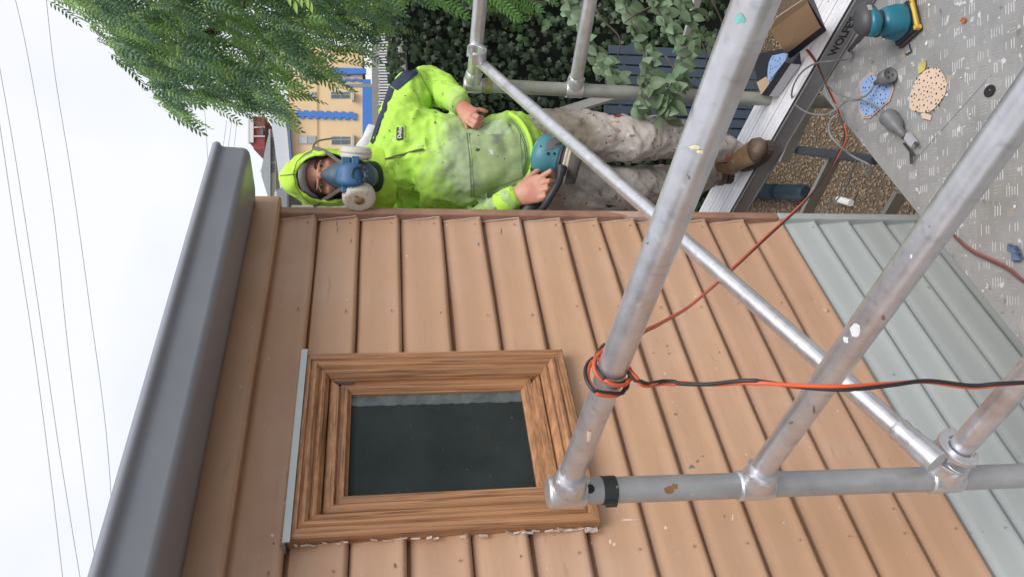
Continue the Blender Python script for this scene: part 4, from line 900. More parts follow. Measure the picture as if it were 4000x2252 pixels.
mb = MB(); c5 = P(1340, 684, 2.403); mb.lathe(c5 + V((0, .004, 0)), c5, [(0, .011), (1, .009), (1, 0)], 6); rb('housing_badge', mb, maskd)
for (cx_, cy_, yy, axv, rr_) in ((1391, 597, 2.475, V((1, -.22, -.05)), .0505), (1402, 768, 2.455, V((-1, -.85, -.12)), .0525)):
    a = P(cx_, cy_, yy); t = axv.normalized()
    mb = MB(); mb.lathe(a - t * .022, a + t * .020, [(0, 0), (0, .036), (.1, .046), (.22, rr_ * .98), (.42, rr_), (.44, rr_ * .96), (.50, rr_ * .96), (.52, rr_), (.70, rr_), (.72, rr_ * .965), (.86, rr_ * .95), (.98, rr_ * .82), (1, rr_ * .7), (.96, .022), (.96, 0)], 36); rb('filter', mb, filt)
    if cy_ > 700:
        mb = MB(); mb.lathe(a + t * .017, a + t * .0205, [(0, .016), (1, .016), (1, 0)], 20); rb('filter_insert', mb, M('filter_rust', (.28, .19, .10), .8, var=.3, vs=60))
def strap(pts, r=.006, flat=.25): mb = MB(); mb.tube(spline([P(*p) for p in pts], 5), r, 8, flat=flat, hint=(0, -1, 0)); rb('strap', mb, strapm)
strap([(1348, 636, 2.44), (1320, 628, 2.455), (1290, 605, 2.485), (1262, 588, 2.51), (1235, 580, 2.545), (1222, 576, 2.58)], .0065)
strap([(1348, 734, 2.44), (1320, 745, 2.46), (1290, 765, 2.485), (1262, 782, 2.51), (1240, 798, 2.54), (1228, 806, 2.575)], .0065)
strap([(1222, 577, 2.575), (1228, 562, 2.56), (1240, 552, 2.55), (1262, 546, 2.545), (1296, 541, 2.545)], .003, .5)
strap([(1226, 803, 2.57), (1234, 818, 2.56), (1250, 826, 2.555), (1278, 832, 2.555)], .003, .5)
sp_ = []
for x, y in [(1440, 634), (1480, 628), (1530, 616), (1580, 600), (1620, 590), (1655, 585)]:
    h, n_ = hit(HB, x, y, .006)
    if h is not None: sp_.append(h)
mb = MB(); mb.tube(spline([P(1405, 636, 2.50), P(1425, 636, 2.53)] + sp_, 5), .0045, 8, flat=.6); rb('neck_strap', mb, strapm)
# trousers
mb = MB()
mb.loft([(P(2010, 615, 2.83), .155, .125), (P(2060, 618, 2.84), .165, .130), (P(2120, 625, 2.85), .175, .135), (P(2180, 630, 2.85), .165, .125)], hint=XH, n=28)
T1 = [(P(2120, 540, 2.83), .108), (P(2250, 534, 2.81), .100), (P(2370, 540, 2.79), .090), (P(2460, 546, 2.78), .084), (P(2550, 544, 2.80), .082), (P(2640, 544, 2.84), .076), (P(2740, 562, 2.90), .066), (P(2820, 582, 2.94), .056), (P(2872, 600, 2.96), .050)]
T2 = [(P(2120, 715, 2.86), .115), (P(2260, 750, 2.85), .110), (P(2400, 752, 2.84), .100), (P(2480, 742, 2.87), .090), (P(2570, 726, 2.95), .080), (P(2680, 702, 3.06), .066), (P(2770, 686, 3.15), .058)]
for A in (T1, T2): pts, rs = taper(A); mb.tube(pts, rs, 20)
base = remesh(mb, 'trousers', trou, .009)
TF = [([(2180, 440), (2250, 470), (2300, 540)], .012), ([(2420, 470), (2470, 500), (2500, 560), (2490, 610)], .013), ([(2520, 465), (2550, 500), (2555, 560)], .012), ([(2590, 470), (2570, 530), (2590, 600)], .010), ([(2360, 460), (2400, 520), (2380, 600)], .010), ([(2640, 470), (2630, 530), (2650, 600)], .010), ([(2300, 620), (2340, 580), (2420, 560)], .009),
      ([(2180, 700), (2260, 720), (2330, 780)], .011), ([(2240, 680), (2320, 720), (2400, 800)], .010), ([(2380, 660), (2440, 720), (2480, 800)], .011), ([(2200, 780), (2300, 800), (2420, 830)], .011), ([(2460, 680), (2520, 740), (2560, 800)], .010), ([(2540, 680), (2600, 720), (2620, 780)], .009), ([(2850, 560), (2858, 600), (2850, 640)], .008), ([(2200, 500), (2300, 560), (2350, 600)], .008)]
folds(base, TF, mb)
remesh(mb, 'trousers', trou, .0065, [(.09, .035), (.03, .008)], smooth=3)
# boots
def boots(heel, toe, ank, mt, tag_):
    d = (toe - heel); d.z = 0; L_ = d.length; d.normalize(); s = d.cross(UZ); mb = MB(); z0 = PZ + .012
    def q(t, z, o=0): c = heel + d * (L_ * t) + s * o; return V((c.x, c.y, z0 + z))
    mb.loft([(q(-.02, .030), .024, .026), (q(.06, .038), .036, .036), (q(.25, .050), .040, .048), (q(.45, .045), .042, .044), (q(.62, .038), .048, .036), (q(.80, .034), .050, .034), (q(.93, .032), .042, .030), (q(1.0, .028), .026, .022), (q(1.03, .024), .010, .010)], hint=s, n=22)
    mb.tube([q(.14, .05), q(.16, .085), (q(.16, .11) + V(ank)) / 2], [.042, .044, .046], 18)
    up = remesh(mb, 'boot', mt, .005, [(.04, .004)], smooth=3)
    mb = MB(); n_ = 24; o_ = []
    for k in range(n_):
        an = 2 * math.pi * k / n_; t = .5 + .53 * math.cos(an); wd = (.036 + .016 * t) * abs(math.sin(an)) ** .8 * (1 if math.sin(an) > 0 else -1); o_.append((t, wd))
    lo = [q(t, -.012, w__) for t, w__ in o_]; hi = [q(t, .014, w__) for t, w__ in o_]; mb.add(lo + hi, [(k, (k + 1) % n_, n_ + (k + 1) % n_, n_ + k) for k in range(n_)]); mb.add(hi, [tuple(range(n_))]); mb.add(lo, [tuple(range(n_ - 1, -1, -1))])
    mb.build('sole', sole, up)
    mb = MB()
    for k in range(5):
        t = .28 + .065 * k; mb.tube(spline([q(t, .080 - .006 * k, -.030), q(t + .03, .096 - .009 * k, 0), q(t, .080 - .006 * k, .030)], 4), .0022, 6)
    mb.build('lace', M('lace_yellow', (.36, .22, .05), .8), up)
    mb = MB(); mb.loft([(q(.80, .037), .0515, .0355), (q(.93, .034), .0435, .0320), (q(1.0, .030), .028, .024), (q(1.035, .026), .010, .010)], hint=s, n=22); mb.build('toe_cap', boot2, up)
boots(Pz(2895, 655, PZ), Pz(3022, 572, PZ), P(2862, 596, 2.955), boot, 1)
boots(Pz(2790, 655, PZ), Pz(2868, 690, PZ), P(2770, 686, 3.15), boot2, 2)

# held polisher
hs_ = empty('random_orbital_sander', P(2150, 610, 2.55), 'dusty teal electric sander held against the thigh by the painter', 'sander')
a = P(2078, 596, 2.60); b = P(2265, 640, 2.56)
mb = MB(); mb.lathe(a, b, [(0, 0), (.01, .03), (.06, .055), (.14, .070), (.30, .074), (.42, .070), (.52, .066), (.58, .066), (.60, 0)], 32); mb.build('motor_housing', tealp, hs_)
mb = MB(); mb.lathe(a, b, [(.56, .060), (.58, .070), (.61, .072), (.62, .066), (.64, .066), (.65, .074), (.67, .075), (.68, .068)], 32); mb.build('vent_skirt', dkg, hs_)
mb = MB(); mb.lathe(a, b, [(.67, .06), (.68, .077), (.73, .079), (.74, .074), (.75, .079), (.80, .080), (.81, .07)], 32); mb.build('backing_foam', M('foam_cream', (.48, .42, .34), .8, var=.2, vs=30), hs_)
mb = MB(); mb.lathe(a, b, [(.80, .06), (.81, .080), (.99, .072), (1, .070), (1, 0)], 32); mb.build('pad', M('pad_grey', (.09, .085, .08), .8), hs_)
mb = MB(); ad = (b - a).normalized(); hp = [P(2190, 672, 2.49), P(2186, 700, 2.485), P(2172, 730, 2.48), P(2150, 765, 2.485), P(2130, 800, 2.50), P(2112, 822, 2.52), P(2090, 835, 2.55)]
mb.tube(spline(hp, 5), .0125, 12); mb.tube([P(2194, 655, 2.50), P(2192, 682, 2.49)], [.020, .014], 12); mb.build('loop_handle', black, hs_)
mb = MB(); mb.loft([(P(2110, 660, 2.59), .035, .035), (P(2105, 720, 2.58), .026, .026), (P(2085, 790, 2.57), .028, .030), (P(2060, 835, 2.57), .035, .035), (P(2060, 880, 2.58), .035, .035)], hint=(0, 1, 0), n=18); mb.build('rear_handle', black, hs_)
HSB = BVHTree.FromPolygons([v.co.copy() for o in hs_.children if o.name.startswith('motor') for v in o.data.vertices], [tuple(p.vertices) for o in hs_.children if o.name.startswith('motor') for p in o.data.polygons])
try:
    patch('dark_panel', ((2138, 548), (2190, 530), (2185, 572), (2128, 590)), 6, 6, M('panel_dusty', (.13, .13, .14), .6, var=.2), .0015, hs_, HSB)
    mb = MB()
    for (x, y, r_) in ((2141, 600, .0052), (2165, 600, .0045), (2182, 633, .0048), (2112, 572, .003)):
        h, n_ = hit(HSB, x, y, .001)
        if h is not None: mb.lathe(h - n_ * .002, h + n_ * .001, [(0, r_), (1, r_), (1, 0)], 10)
    for k in range(3):
        h, n_ = hit(HSB, 2168 + k * 8, 572 - k * 2, .001); h2, _ = hit(HSB, 2176 + k * 8, 560 - k * 2, .001)
        if h and h2: mb.tube([h, h2], .0018, 6)
    mb.build('screw_holes', hole_m, hs_)
except Exception as ex: print('panel', ex)

# dried paint marks and chips, each at its place
def splat(name, objs, px, py, rx, ry, mat, parent, seed=0, lift=.0006, n=11):
    vs_, fs_ = [], []
    for o in objs:
        b_ = len(vs_); vs_ += [v.co.copy() for v in o.data.vertices]; fs_ += [tuple(i + b_ for i in p.vertices) for p in o.data.polygons]
    key = tuple(o.name for o in objs)
    if key not in SPB: SPB[key] = BVHTree.FromPolygons(vs_, fs_)
    B_ = SPB[key]; r_ = random.Random(seed); c, n_ = hit(B_, px, py, lift + .0004)
    if c is None: return
    ring = []
    for k in range(n):
        a = 6.283 * k / n; q = .55 + .6 * r_.random(); h, _ = hit(B_, px + rx * q * math.cos(a), py + ry * q * math.sin(a), lift)
        ring.append(h if h is not None and (h - c).length < .06 else c)
    mb = MB(); mb.add(ring + [c], [(k, (k + 1) % n, n) for k in range(n)]); mb.build(name, mat, parent)
SPB = {}
near_r = [o for o in scaf.children if o.name.startswith('rung')][:3]; near_p = [o for o in scaf.children if o.name.startswith('post')][:1]
boards_ = [o for o in house.children if o.name.startswith('weatherboard')]
mk = {k: M('mark_' + k, c, .7, var=.2, vs=40) for k, c in dict(cream=(.66, .60, .38), rust=(.26, .13, .05), teal=(.18, .42, .38), white=(.70, .72, .74), brown=(.24, .145, .09), pale=(.66, .50, .40), dark=(.16, .15, .15)).items()}
for i, (x, y, rx, ry, m_) in enumerate([(2712, 575, 22, 12, 'cream'), (2735, 592, 16, 10, 'cream'), (2890, 75, 20, 26, 'teal'), (2300, 1700, 12, 26, 'pale'), (2530, 950, 5, 5, 'dark'), (2700, 330, 5, 16, 'dark'), (2780, 120, 8, 18, 'dark')]): splat('paint_mark', near_r[:1], x, y, rx, ry, mk[m_], scaf, i)
for i, (x, y, rx, ry, m_) in enumerate([(3340, 1290, 20, 34, 'white'), (3305, 1325, 12, 16, 'white'), (3450, 1240, 7, 12, 'brown'), (3560, 1000, 6, 10, 'white'), (3180, 1600, 6, 20, 'dark'), (3090, 1650, 10, 5, 'dark')]): splat('paint_mark', near_r[1:2], x, y, rx, ry, mk[m_], scaf, i)
for i, (x, y, rx, ry, m_) in enumerate([(2612, 1912, 20, 20, 'rust'), (2636, 1897, 14, 13, 'rust')]): splat('rust_patch', near_p, x, y, rx, ry, mk[m_], scaf, i)
for i, (x, y, rx, ry, m_) in enumerate([(2702, 1822, 14, 9, 'dark'), (2725, 1800, 8, 5, 'brown'), (2745, 1780, 6, 4, 'brown'), (2640, 1616, 10, 6, 'brown'), (2612, 1380, 10, 3, 'brown'), (2552, 1378, 8, 3, 'brown'), (2606, 1350, 6, 4, 'brown'), (2810, 1375, 5, 6, 'brown'), (1316, 875, 3, 12, 'dark'), (1318, 900, 3, 14, 'brown'), (1372, 940, 3, 10, 'dark'), (1870, 955, 5, 9, 'dark'), (2193, 970, 4, 5, 'dark'), (2343, 972, 5, 5, 'brown'), (1958, 905, 3, 14, 'brown'),
        (2862, 2020, 4, 14, 'pale'), (2460, 2028, 34, 4, 'pale'), (2385, 2115, 7, 11, 'pale'), (2398, 2125, 9, 7, 'pale'), (2310, 2120, 6, 9, 'pale'), (1065, 2090, 9, 8, 'pale'), (1070, 2120, 5, 6, 'brown'), (3490, 1985, 6, 5, 'brown'), (3110, 1985, 5, 4, 'pale'), (2600, 2060, 6, 8, 'pale'), (1745, 880, 4, 7, 'pale'), (1590, 1000, 4, 4, 'pale'), (1355, 1170, 4, 3, 'pale'), (3060, 2040, 5, 4, 'pale'), (2830, 2015, 3, 6, 'dark')]):
    splat('paint_chip', boards_, x, y, rx, ry, mk[m_], house, i + 40)
# ------------------------------------------------------------------ vegetation
def frond_mesh(seed, L_=.27, pairs=8):
    r_ = random.Random(seed); mb = MB(); pts = []
    for i in range(9):
        t = i / 8; pts.append(V((L_ * t, .015 * math.sin(t * 2.5), -.06 * t * t)))
    mb.tube(pts, .0013, 4, cap=False)
    def leaflet(o, d, u, l, wd):
        s = d.cross(u).normalized(); mid = [o, o + d * l * .35 + u * .004, o + d * l * .7 + u * .002, o + d * l - u * .008]
        lf = [o + d * l * .35 + s * wd + u * .001, o + d * l * .7 + s * wd * .7 - u * .003]; rt = [o + d * l * .35 - s * wd + u * .001, o + d * l * .7 - s * wd * .7 - u * .003]
        mb.add(mid + lf + rt, [(0, 1, 4), (1, 2, 5, 4), (2, 3, 5), (0, 6, 1), (1, 6, 7, 2), (2, 7, 3)], True)
    for i in range(pairs):
        t = .12 + .82 * i / (pairs - 1); o = pts[int(t * 8)].lerp(pts[min(8, int(t * 8) + 1)], t * 8 - int(t * 8)); l = .058 * (1 - .35 * abs(t - .45)) * (.85 + .3 * r_.random())
        for sg in (-1, 1):
            d = V((.65, sg * .8, -.25 + .25 * r_.random() - .12)).normalized(); u = V((0, 0, 1)); u = (u - d * u.dot(d)).normalized(); leaflet(o, d, u, l, l * .17)
    leaflet(pts[-1], V((1, 0, -.4)).normalized(), V((.3, 0, 1)).normalized(), .055, .010)
    return mb
fr_src = [frond_mesh(i) for i in range(5)]; fr_me = [m_.mesh('frond') for m_ in fr_src]
for m_ in fr_me: m_.materials.append(leafA)
def inpoly(x, y, poly):
    c = False; j = len(poly) - 1
    for i in range(len(poly)):
        xi, yi = poly[i]; xj, yj = poly[j]
        if (yi > y) != (yj > y) and x < (xj - xi) * (y - yi) / (yj - yi) + xi: c = not c
        j = i
    return c
def rotm(xd, up):
    xd = xd.normalized(); zd = (up - xd * up.dot(xd)).normalized(); yd = zd.cross(xd); return Matrix(((xd.x, yd.x, zd.x), (xd.y, yd.y, zd.y), (xd.z, yd.z, zd.z)))
tree = empty('drooping_tree', V((3.1, 5.4, GZ)), 'large drooping tree with pinnate green leaves overhanging the street view', 'tree')
TP = [(-500, -400), (60, -400), (170, 0), (300, 60), (400, 190), (520, 290), (560, 380), (640, 440), (700, 530), (815, 545), (775, 470), (790, 420), (860, 430), (930, 450), (1000, 450), (1060, 500), (1110, 500), (1190, 540), (1165, 480), (1130, 400), (1170, 360), (1225, 420), (1215, 370), (1190, 320), (1250, 300), (1290, 320), (1344, 400), (1370, 365), (1340, 310), (1295, 270), (1310, 235), (1400, 210), (1480, 280), (1490, 220), (1540, 130), (1600, 40), (1640, -60), (1640, -400)]
HOLE = [(700, 290), (760, 320), (790, 440), (760, 470), (690, 330)]
cand = []; rt_ = random.Random(21)
while len(cand) < 2500:
    x = -500 + 2150 * rt_.random(); y = -400 + 960 * rt_.random()
    if not inpoly(x, y, TP): continue
    yd = 3.9 + 1.9 * rt_.random()
    drp = V((-.95 + 1.0 * rt_.random(), -.5 + .9 * rt_.random(), -.35 - .9 * rt_.random())).normalized()
    o = P(x, y, yd); tip = o + drp * .22; tpx = RM.inverted() @ tip; tx_, ty_ = 2000 + FOC * tpx.y / tpx.z, 1126 - FOC * tpx.x / tpx.z
    if not inpoly(tx_, ty_, TP) and rt_.random() > .03: continue
    mx_, my_ = (x + tx_) / 2, (y + ty_) / 2
    if inpoly(mx_, my_, HOLE) and rt_.random() < .8: continue
    cand.append((yd, o, drp, rt_.random()))
cand.sort(key=lambda c: c[0])
mbC = MB()
for i, (yd, o, drp, rv) in enumerate(cand):
    Mx = rotm(drp, V((1.6 * ((rv * 7.3) % 1) - .8, -.9 * ((rv * 13.7) % 1), .8))); k = i % 5; sc_ = .45 + .42 * rv
    if i < 300:
        ob = bpy.data.objects.new('frond', fr_me[k]); col.objects.link(ob); ob.parent = tree; ob.matrix_parent_inverse = Matrix.Translation(-V((3.1, 5.4, GZ)))
        ob.matrix_basis = Matrix.Translation(o) @ Mx.to_4x4() @ Matrix.Scale(sc_, 4)
    else:
        src = fr_src[k]; mbC.add([o + (Mx @ V(v_)) * sc_ for v_ in src.v], src.f, True)
mbC.build('crown', leafA, tree, kind='stuff')
mb = MB(); tb = V((3.1, 5.4, GZ))
mb.tube(spline([tb, tb + V((-.05, .0, 1.6)), tb + V((-.15, -.1, 3.2)), tb + V((-.3, -.2, 4.8)), tb + V((-.5, -.2, 6.2))], 5), [.17 - .006 * i for i in range(21)], 12); mb.build('trunk', bark, tree)
for pts in ([tb + V((-.15, -.1, 3.2)), P(900, 60, 5.0), P(780, 140, 4.9), P(650, 200, 4.8), P(600, 210, 4.8)], [tb + V((-.2, -.1, 3.6)), P(800, -60, 5.0), P(620, 60, 4.8), P(450, 90, 4.7)], [tb + V((-.1, -.1, 2.8)), P(1150, 20, 4.9), P(1050, 160, 4.7), P(1000, 300, 4.6)], [tb + V((-.1, 0, 2.4)), P(1400, -20, 4.9), P(1330, 120, 4.7)]):
    mb = MB(); sp2 = spline(pts, 5); mb.tube(sp2, [.045 * (1 - .75 * i / len(sp2)) for i in range(len(sp2))], 8); mb.build('limb', bark, tree)
# second foliage: bright shrub low behind the rungs
shrub = empty('pinnate_shrub', P(1800, -60, 4.2) , 'bright green feathery shrub in front of the ivy at the top edge', 'shrub')
SP = [(1620, -500), (1640, 20), (1720, 90), (1830, 60), (1960, 70), (2090, 60), (2110, -20), (2110, -500)]
n_ = 0; brightl = M('bright_leaf', (.12, .26, .05), .45, var=.25, vs=4, rnd=.3, trans=.35, bump=0); fr2 = [m_.copy() for m_ in fr_me]
for m_ in fr2: m_.materials.clear(); m_.materials.append(brightl)
while n_ < 190:
    x = 1620 + 500 * rt_.random(); y = -420 + 510 * rt_.random()
    if not inpoly(x, y, SP): continue
    drp = V((-.9 + .5 * rt_.random(), -.3 + .5 * rt_.random(), -.5 - .7 * rt_.random())).normalized(); o = P(x - 60, y - 60, 3.9 + .5 * rt_.random())
    ob = bpy.data.objects.new('frond', fr2[n_ % 5]); col.objects.link(ob); ob.parent = shrub; ob.matrix_parent_inverse = Matrix.Translation(-shrub.location)
    ob.matrix_basis = Matrix.Translation(o) @ rotm(drp, V((0, -.6, 1))).to_4x4() @ Matrix.Scale(.45 + .3 * rt_.random(), 4); n_ += 1
mb = MB(); s0_ = P(1900, -250, 4.4); mb.tube(spline([V((s0_.x, s0_.y, GZ)), V((s0_.x + .05, s0_.y, GZ + 1)), s0_, P(1750, -80, 4.3)], 5), [.03 - .0013 * i for i in range(16)], 8); mb.build('stem', bark, shrub)
# ivy hedge
hy = 6.25
hedge = empty('ivy_hedge', V((1.6, hy, GZ)), 'dark ivy covered fence behind the painter', 'hedge')
ztop = P(1590, 300, hy).z
def hedge_top(x): return ztop + .10 * noise.noise(V((x * 1.3, 3.1, 0))) + .12 * max(0, (x - 1.2))
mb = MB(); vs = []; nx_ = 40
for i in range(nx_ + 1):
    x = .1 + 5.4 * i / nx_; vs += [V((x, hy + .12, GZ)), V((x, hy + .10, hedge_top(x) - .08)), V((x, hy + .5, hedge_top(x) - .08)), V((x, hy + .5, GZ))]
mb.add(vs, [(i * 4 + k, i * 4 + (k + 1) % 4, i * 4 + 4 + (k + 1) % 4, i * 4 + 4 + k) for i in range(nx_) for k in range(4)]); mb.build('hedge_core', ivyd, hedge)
def ivy_leaf(sz):
    mb = MB(); an = [0, 35, 62, 95, 130, 165, 195, 230, 265, 298, 325]; rr__ = [1.05, .62, .95, .55, .8, .35, .35, .8, .55, .95, .62]
    an = [0, 33, 60, 90, 125, 180, 235, 270, 300, 327]; rr__ = [1.0, .62, .9, .58, .72, .30, .72, .58, .9, .62]
    vs = [V((sz * r_ * math.cos(R(a)), sz * r_ * math.sin(R(a)), -.12 * sz * r_ * r_)) for a, r_ in zip(an, rr__)] + [V((0, 0, .08 * sz))]
    mb.add(vs, [(k, (k + 1) % 10, 10) for k in range(10)], True); return mb
iv = [ivy_leaf(s) for s in (.030, .038, .047)]; iv_me = [m_.mesh('ivy_leaf') for m_ in iv]
for m_ in iv_me: m_.materials.append(ivym)
mbC = MB(); cnt = 0; cand = []
for i in range(6500):
    x = .2 + 3.8 * rt_.random(); tp_ = hedge_top(x); z = GZ + .2 + (tp_ - GZ - .1) * rt_.random() ** .75
    if rt_.random() < .12: y = hy + .1 + .3 * rt_.random(); z = tp_ + .06 * rt_.random()
    else: y = hy + .09 * noise.noise(V((x * 3, z * 3, 1))) + .10 * rt_.random() - .05 - .12 * max(0, z - tp_ + .4)
    cand.append((y - .2 * z, V((x, y, z))))
cand.sort(key=lambda c: c[0])
for i, (_, o) in enumerate(cand):
    nrm = V((-.3 + 1.1 * (rt_.random() - .5), -1, .35 + .8 * (rt_.random() - .3))).normalized(); xd = V((rt_.random() - .5, 0, -1)); xd = (xd - nrm * xd.dot(nrm)).normalized(); yd = nrm.cross(xd)
    Mx = Matrix(((xd.x, yd.x, nrm.x), (xd.y, yd.y, nrm.y), (xd.z, yd.z, nrm.z))); k = i % 3
    if i < 300:
        ob = bpy.data.objects.new('leaf', iv_me[k]); col.objects.link(ob); ob.parent = hedge; ob.matrix_parent_inverse = Matrix.Translation(-hedge.location); ob.matrix_basis = Matrix.Translation(o) @ Mx.to_4x4()
    else: mbC.add([o + Mx @ V(v_) for v_ in iv[k].v], iv[k].f, True)
mbC.build('foliage', ivym, hedge, kind='stuff')
# blue grey paling fence low behind the branch
fen = empty('paling_fence', V((2.0, 5.8, GZ)), 'blue grey paling fence low behind the leafy branch', 'fence')
for k in range(9):
    x = 1.22 + .080 * k; mb = MB(); mb.box((x, 5.82, GZ + .05), (.068, 0, 0), (0, .018, 0), (0, 0, 1.42 + .03 * math.sin(k * 1.3))); mb.build('paling', fencem, fen, bevel=.003)
for z in (GZ + .3, GZ + 1.2): mb = MB(); mb.box((1.2, 5.842, z), (.75, 0, 0), (0, .03, 0), (0, 0, .07)); mb.build('rail', fencem, fen)
# leafy fruit tree in front
ft = empty('leafy_sapling', V((1.35, 3.35, GZ)), 'sapling with broad grey-green leaves growing beside the far scaffold post', 'tree')
def broad(L_, W_, fold, curl):
    mb = MB(); pr = [(0, .05), (.15, .55), (.4, 1), (.65, .85), (.85, .45), (1, .02)]; vs = []
    for t, w_ in pr:
        z = -curl * t * t * L_
        for s in (-1, -.5, 0, .5, 1): vs.append(V((L_ * t, s * W_ * w_, z + fold * abs(s) * W_ * w_ + .0015 * math.sin(t * 18) * abs(s))))
    mb.add(vs, [(i * 5 + k, i * 5 + k + 1, i * 5 + 6 + k, i * 5 + 5 + k) for i in range(5) for k in range(4)], True); return mb.mesh('leaf')
bl = [broad(.060, .019, .15, .35), broad(.052, .021, .30, .6), (broad(.068, .020, -.1, .25))]
for m_ in bl: m_.materials.append(leafB)
tw = [[(2100, -120, 3.3), (2200, 10, 3.2), (2260, 110, 3.15), (2330, 220, 3.1), (2400, 300, 3.05)],
      [(2330, -140, 3.2), (2420, -10, 3.1), (2470, 100, 3.05), (2520, 230, 3.0), (2515, 330, 2.72), (2490, 420, 2.70)],
      [(2480, -140, 3.15), (2540, -10, 3.1), (2600, 100, 3.05), (2660, 180, 3.0), (2650, 270, 2.75), (2600, 370, 2.70), (2570, 440, 2.70)],
      [(2600, -140, 3.1), (2660, 0, 3.1), (2720, 120, 3.1), (2760, 230, 3.05), (2740, 330, 3.0), (2700, 430, 3.0)],
      [(2300, -60, 3.3), (2340, 60, 3.25), (2420, 150, 3.2), (2400, 250, 3.2), (2340, 320, 3.15)],
      [(2700, -140, 3.2), (2780, 0, 3.15), (2830, 120, 3.2), (2830, 260, 3.2), (2840, 400, 3.2), (2810, 520, 3.2)],
      [(2860, -140, 3.1), (2900, -20, 3.0), (2960, 60, 2.95), (2980, 160, 2.9), (2960, 290, 2.9)],
      [(2540, 30, 3.0), (2480, 60, 2.95), (2440, 90, 2.95)], [(2600, 220, 2.9), (2660, 300, 2.8), (2720, 340, 2.8)], [(1960, -40, 3.4), (2060, 0, 3.4), (2130, 10, 3.4)]]
lc = 0
for pts in tw:
    sp2 = spline([P(*p) for p in pts], 8); mb = MB(); mb.tube(sp2, [.0045 * (1 - .7 * i / len(sp2)) + .0008 for i in range(len(sp2))], 6); mb.build('twig', bark, ft)
    for i in range(2, len(sp2)):
        for rep in range(1 + (rt_.random() < (.9 if pts[0][1] < -100 else .5)) + (rt_.random() < .35)):
            if lc >= 300: break
            t = (sp2[min(i + 1, len(sp2) - 1)] - sp2[i - 1]).normalized()
            d = (V((rt_.random() - .75, -.5 * rt_.random() - .1, rt_.random() - .75)).normalized() * .9 + t * .3).normalized(); up = V((.4 * (rt_.random() - .5), -.8 * rt_.random(), 1))
            ob = bpy.data.objects.new('leaf', bl[lc % 3]); col.objects.link(ob); ob.parent = ft; ob.matrix_parent_inverse = Matrix.Translation(-ft.location)
            ob.matrix_basis = Matrix.Translation(sp2[i] + V((.05 * (rt_.random() - .6), .06 * (rt_.random() - .5), .06 * (rt_.random() - .5)))) @ rotm(d, up).to_4x4() @ Matrix.Scale(.7 + .55 * rt_.random(), 4); lc += 1
mb = MB(); b0_ = V((1.35, 3.35, GZ)); mb.tube(spline([b0_, b0_ + V((.02, 0, .8)), b0_ + V((.05, -.05, 1.7)), b0_ + V((.1, -.1, 2.6))], 5), [.03 - .0012 * i for i in range(16)], 10); mb.build('trunk', bark, ft)
for pts in tw[:7]:
    a = P(*pts[0]); mb = MB(); mb.tube(spline([b0_ + V((.05, -.05, min(2.5, a.z - GZ))), (a + b0_ + V((.05, -.05, min(2.5, a.z - GZ)))) / 2 + V((0, 0, .06)), a], 5), [.010 - .0005 * i for i in range(11)], 6); mb.build('limb', bark, ft)
# bright sprig at the top edge
sprig = empty('pale_sprig', P(1160, -20, 3.6), 'pale yellow-green sprig of narrow leaves at the top edge', 'plant')
sl = broad(.07, .010, .2, .25); sl.materials.append(M('pale_leaf', (.28, .42, .08), .5, trans=.3, var=.1))
o0 = P(1165, -60, 3.6)
for (x, y) in [(1130, 20), (1155, 50), (1160, 5), (1175, 25), (1200, 30), (1215, 48), (1140, -10), (1190, -20)]:
    tp2 = P(x, y, 3.55); ob = bpy.data.objects.new('leaf', sl); col.objects.link(ob); ob.parent = sprig; ob.matrix_parent_inverse = Matrix.Translation(-sprig.location)
    s2 = P(x - 5, y - 48, 3.58); ob.matrix_basis = Matrix.Translation(s2) @ rotm(tp2 - s2, V((0, -1, .3))).to_4x4()
mb = MB(); mb.tube(spline([P(1100, -160, 3.7), o0, P(1175, -10, 3.58), P(1200, 10, 3.57)], 4), .0018, 6); mb.build('twig', bark, sprig)

# ------------------------------------------------------------------ background buildings
def wallpoly(name, pix, y, mat, parent, depth=.3):
    pts = [P(x, yy, y) for x, yy in pix]; n = len(pts); mb = MB(); bk = [p + V((0, depth, 0)) for p in pts]
    mb.add(pts, [tuple(range(n))]); mb.add(bk, [tuple(range(n - 1, -1, -1))]); mb.add(pts + bk, [(k, n + k, n + (k + 1) % n, (k + 1) % n) for k in range(n)]); return mb.build(name, mat, parent)
def rect(x0, y0, x1, y1): return [(x0, y0), (x1, y0), (x1, y1), (x0, y1)]
bY = 40
yb = empty('apricot_building', P(1470, 500, bY), 'two storey apricot rendered building with blue quoins and plinth', 'building')
wallpoly('wall', [(1108, 180), (1130, 440), (1138, 560), (1155, 900), (1416, 900), (1416, 180)], bY, yel, yb, 8)
wallpoly('plinth', rect(1416, 336, 1460, 900), bY - .12, blu, yb, .5); wallpoly('plinth', rect(1416, 310, 1448, 330), bY - .12, blu, yb, .5)
wallpoly('roof_edge', [(1122, 430), (1131, 500), (1160, 900), (1151, 900), (1122, 500), (1112, 430)], bY - .4, M('roof_blue', (.10, .17, .33), .5), yb, .4)
for k in range(8):
    x0 = 1158 + k * 29.2
    wallpoly('quoin', rect(x0, 430 + k * .9, x0 + 14.4, 454 + k * .9), bY - .10, blu, yb, .12); wallpoly('quoin', rect(x0 + 14.6, 435 + k * .9, x0 + 29, 462 + k * .9) if True else None, bY - .10, blu, yb, .12)
for k in range(6):
    x0 = 1318 + k * 16; wallpoly('quoin', rect(x0, 306 + (k % 2) * 3, x0 + 15, 314 + (k % 2) * 4), bY - .10, blu, yb, .12)
wallpoly('porch_arch', [(1290, 272), (1300, 264), (1430, 268), (1430, 288), (1320, 290), (1300, 288)], bY - .2, blu, yb, .2)
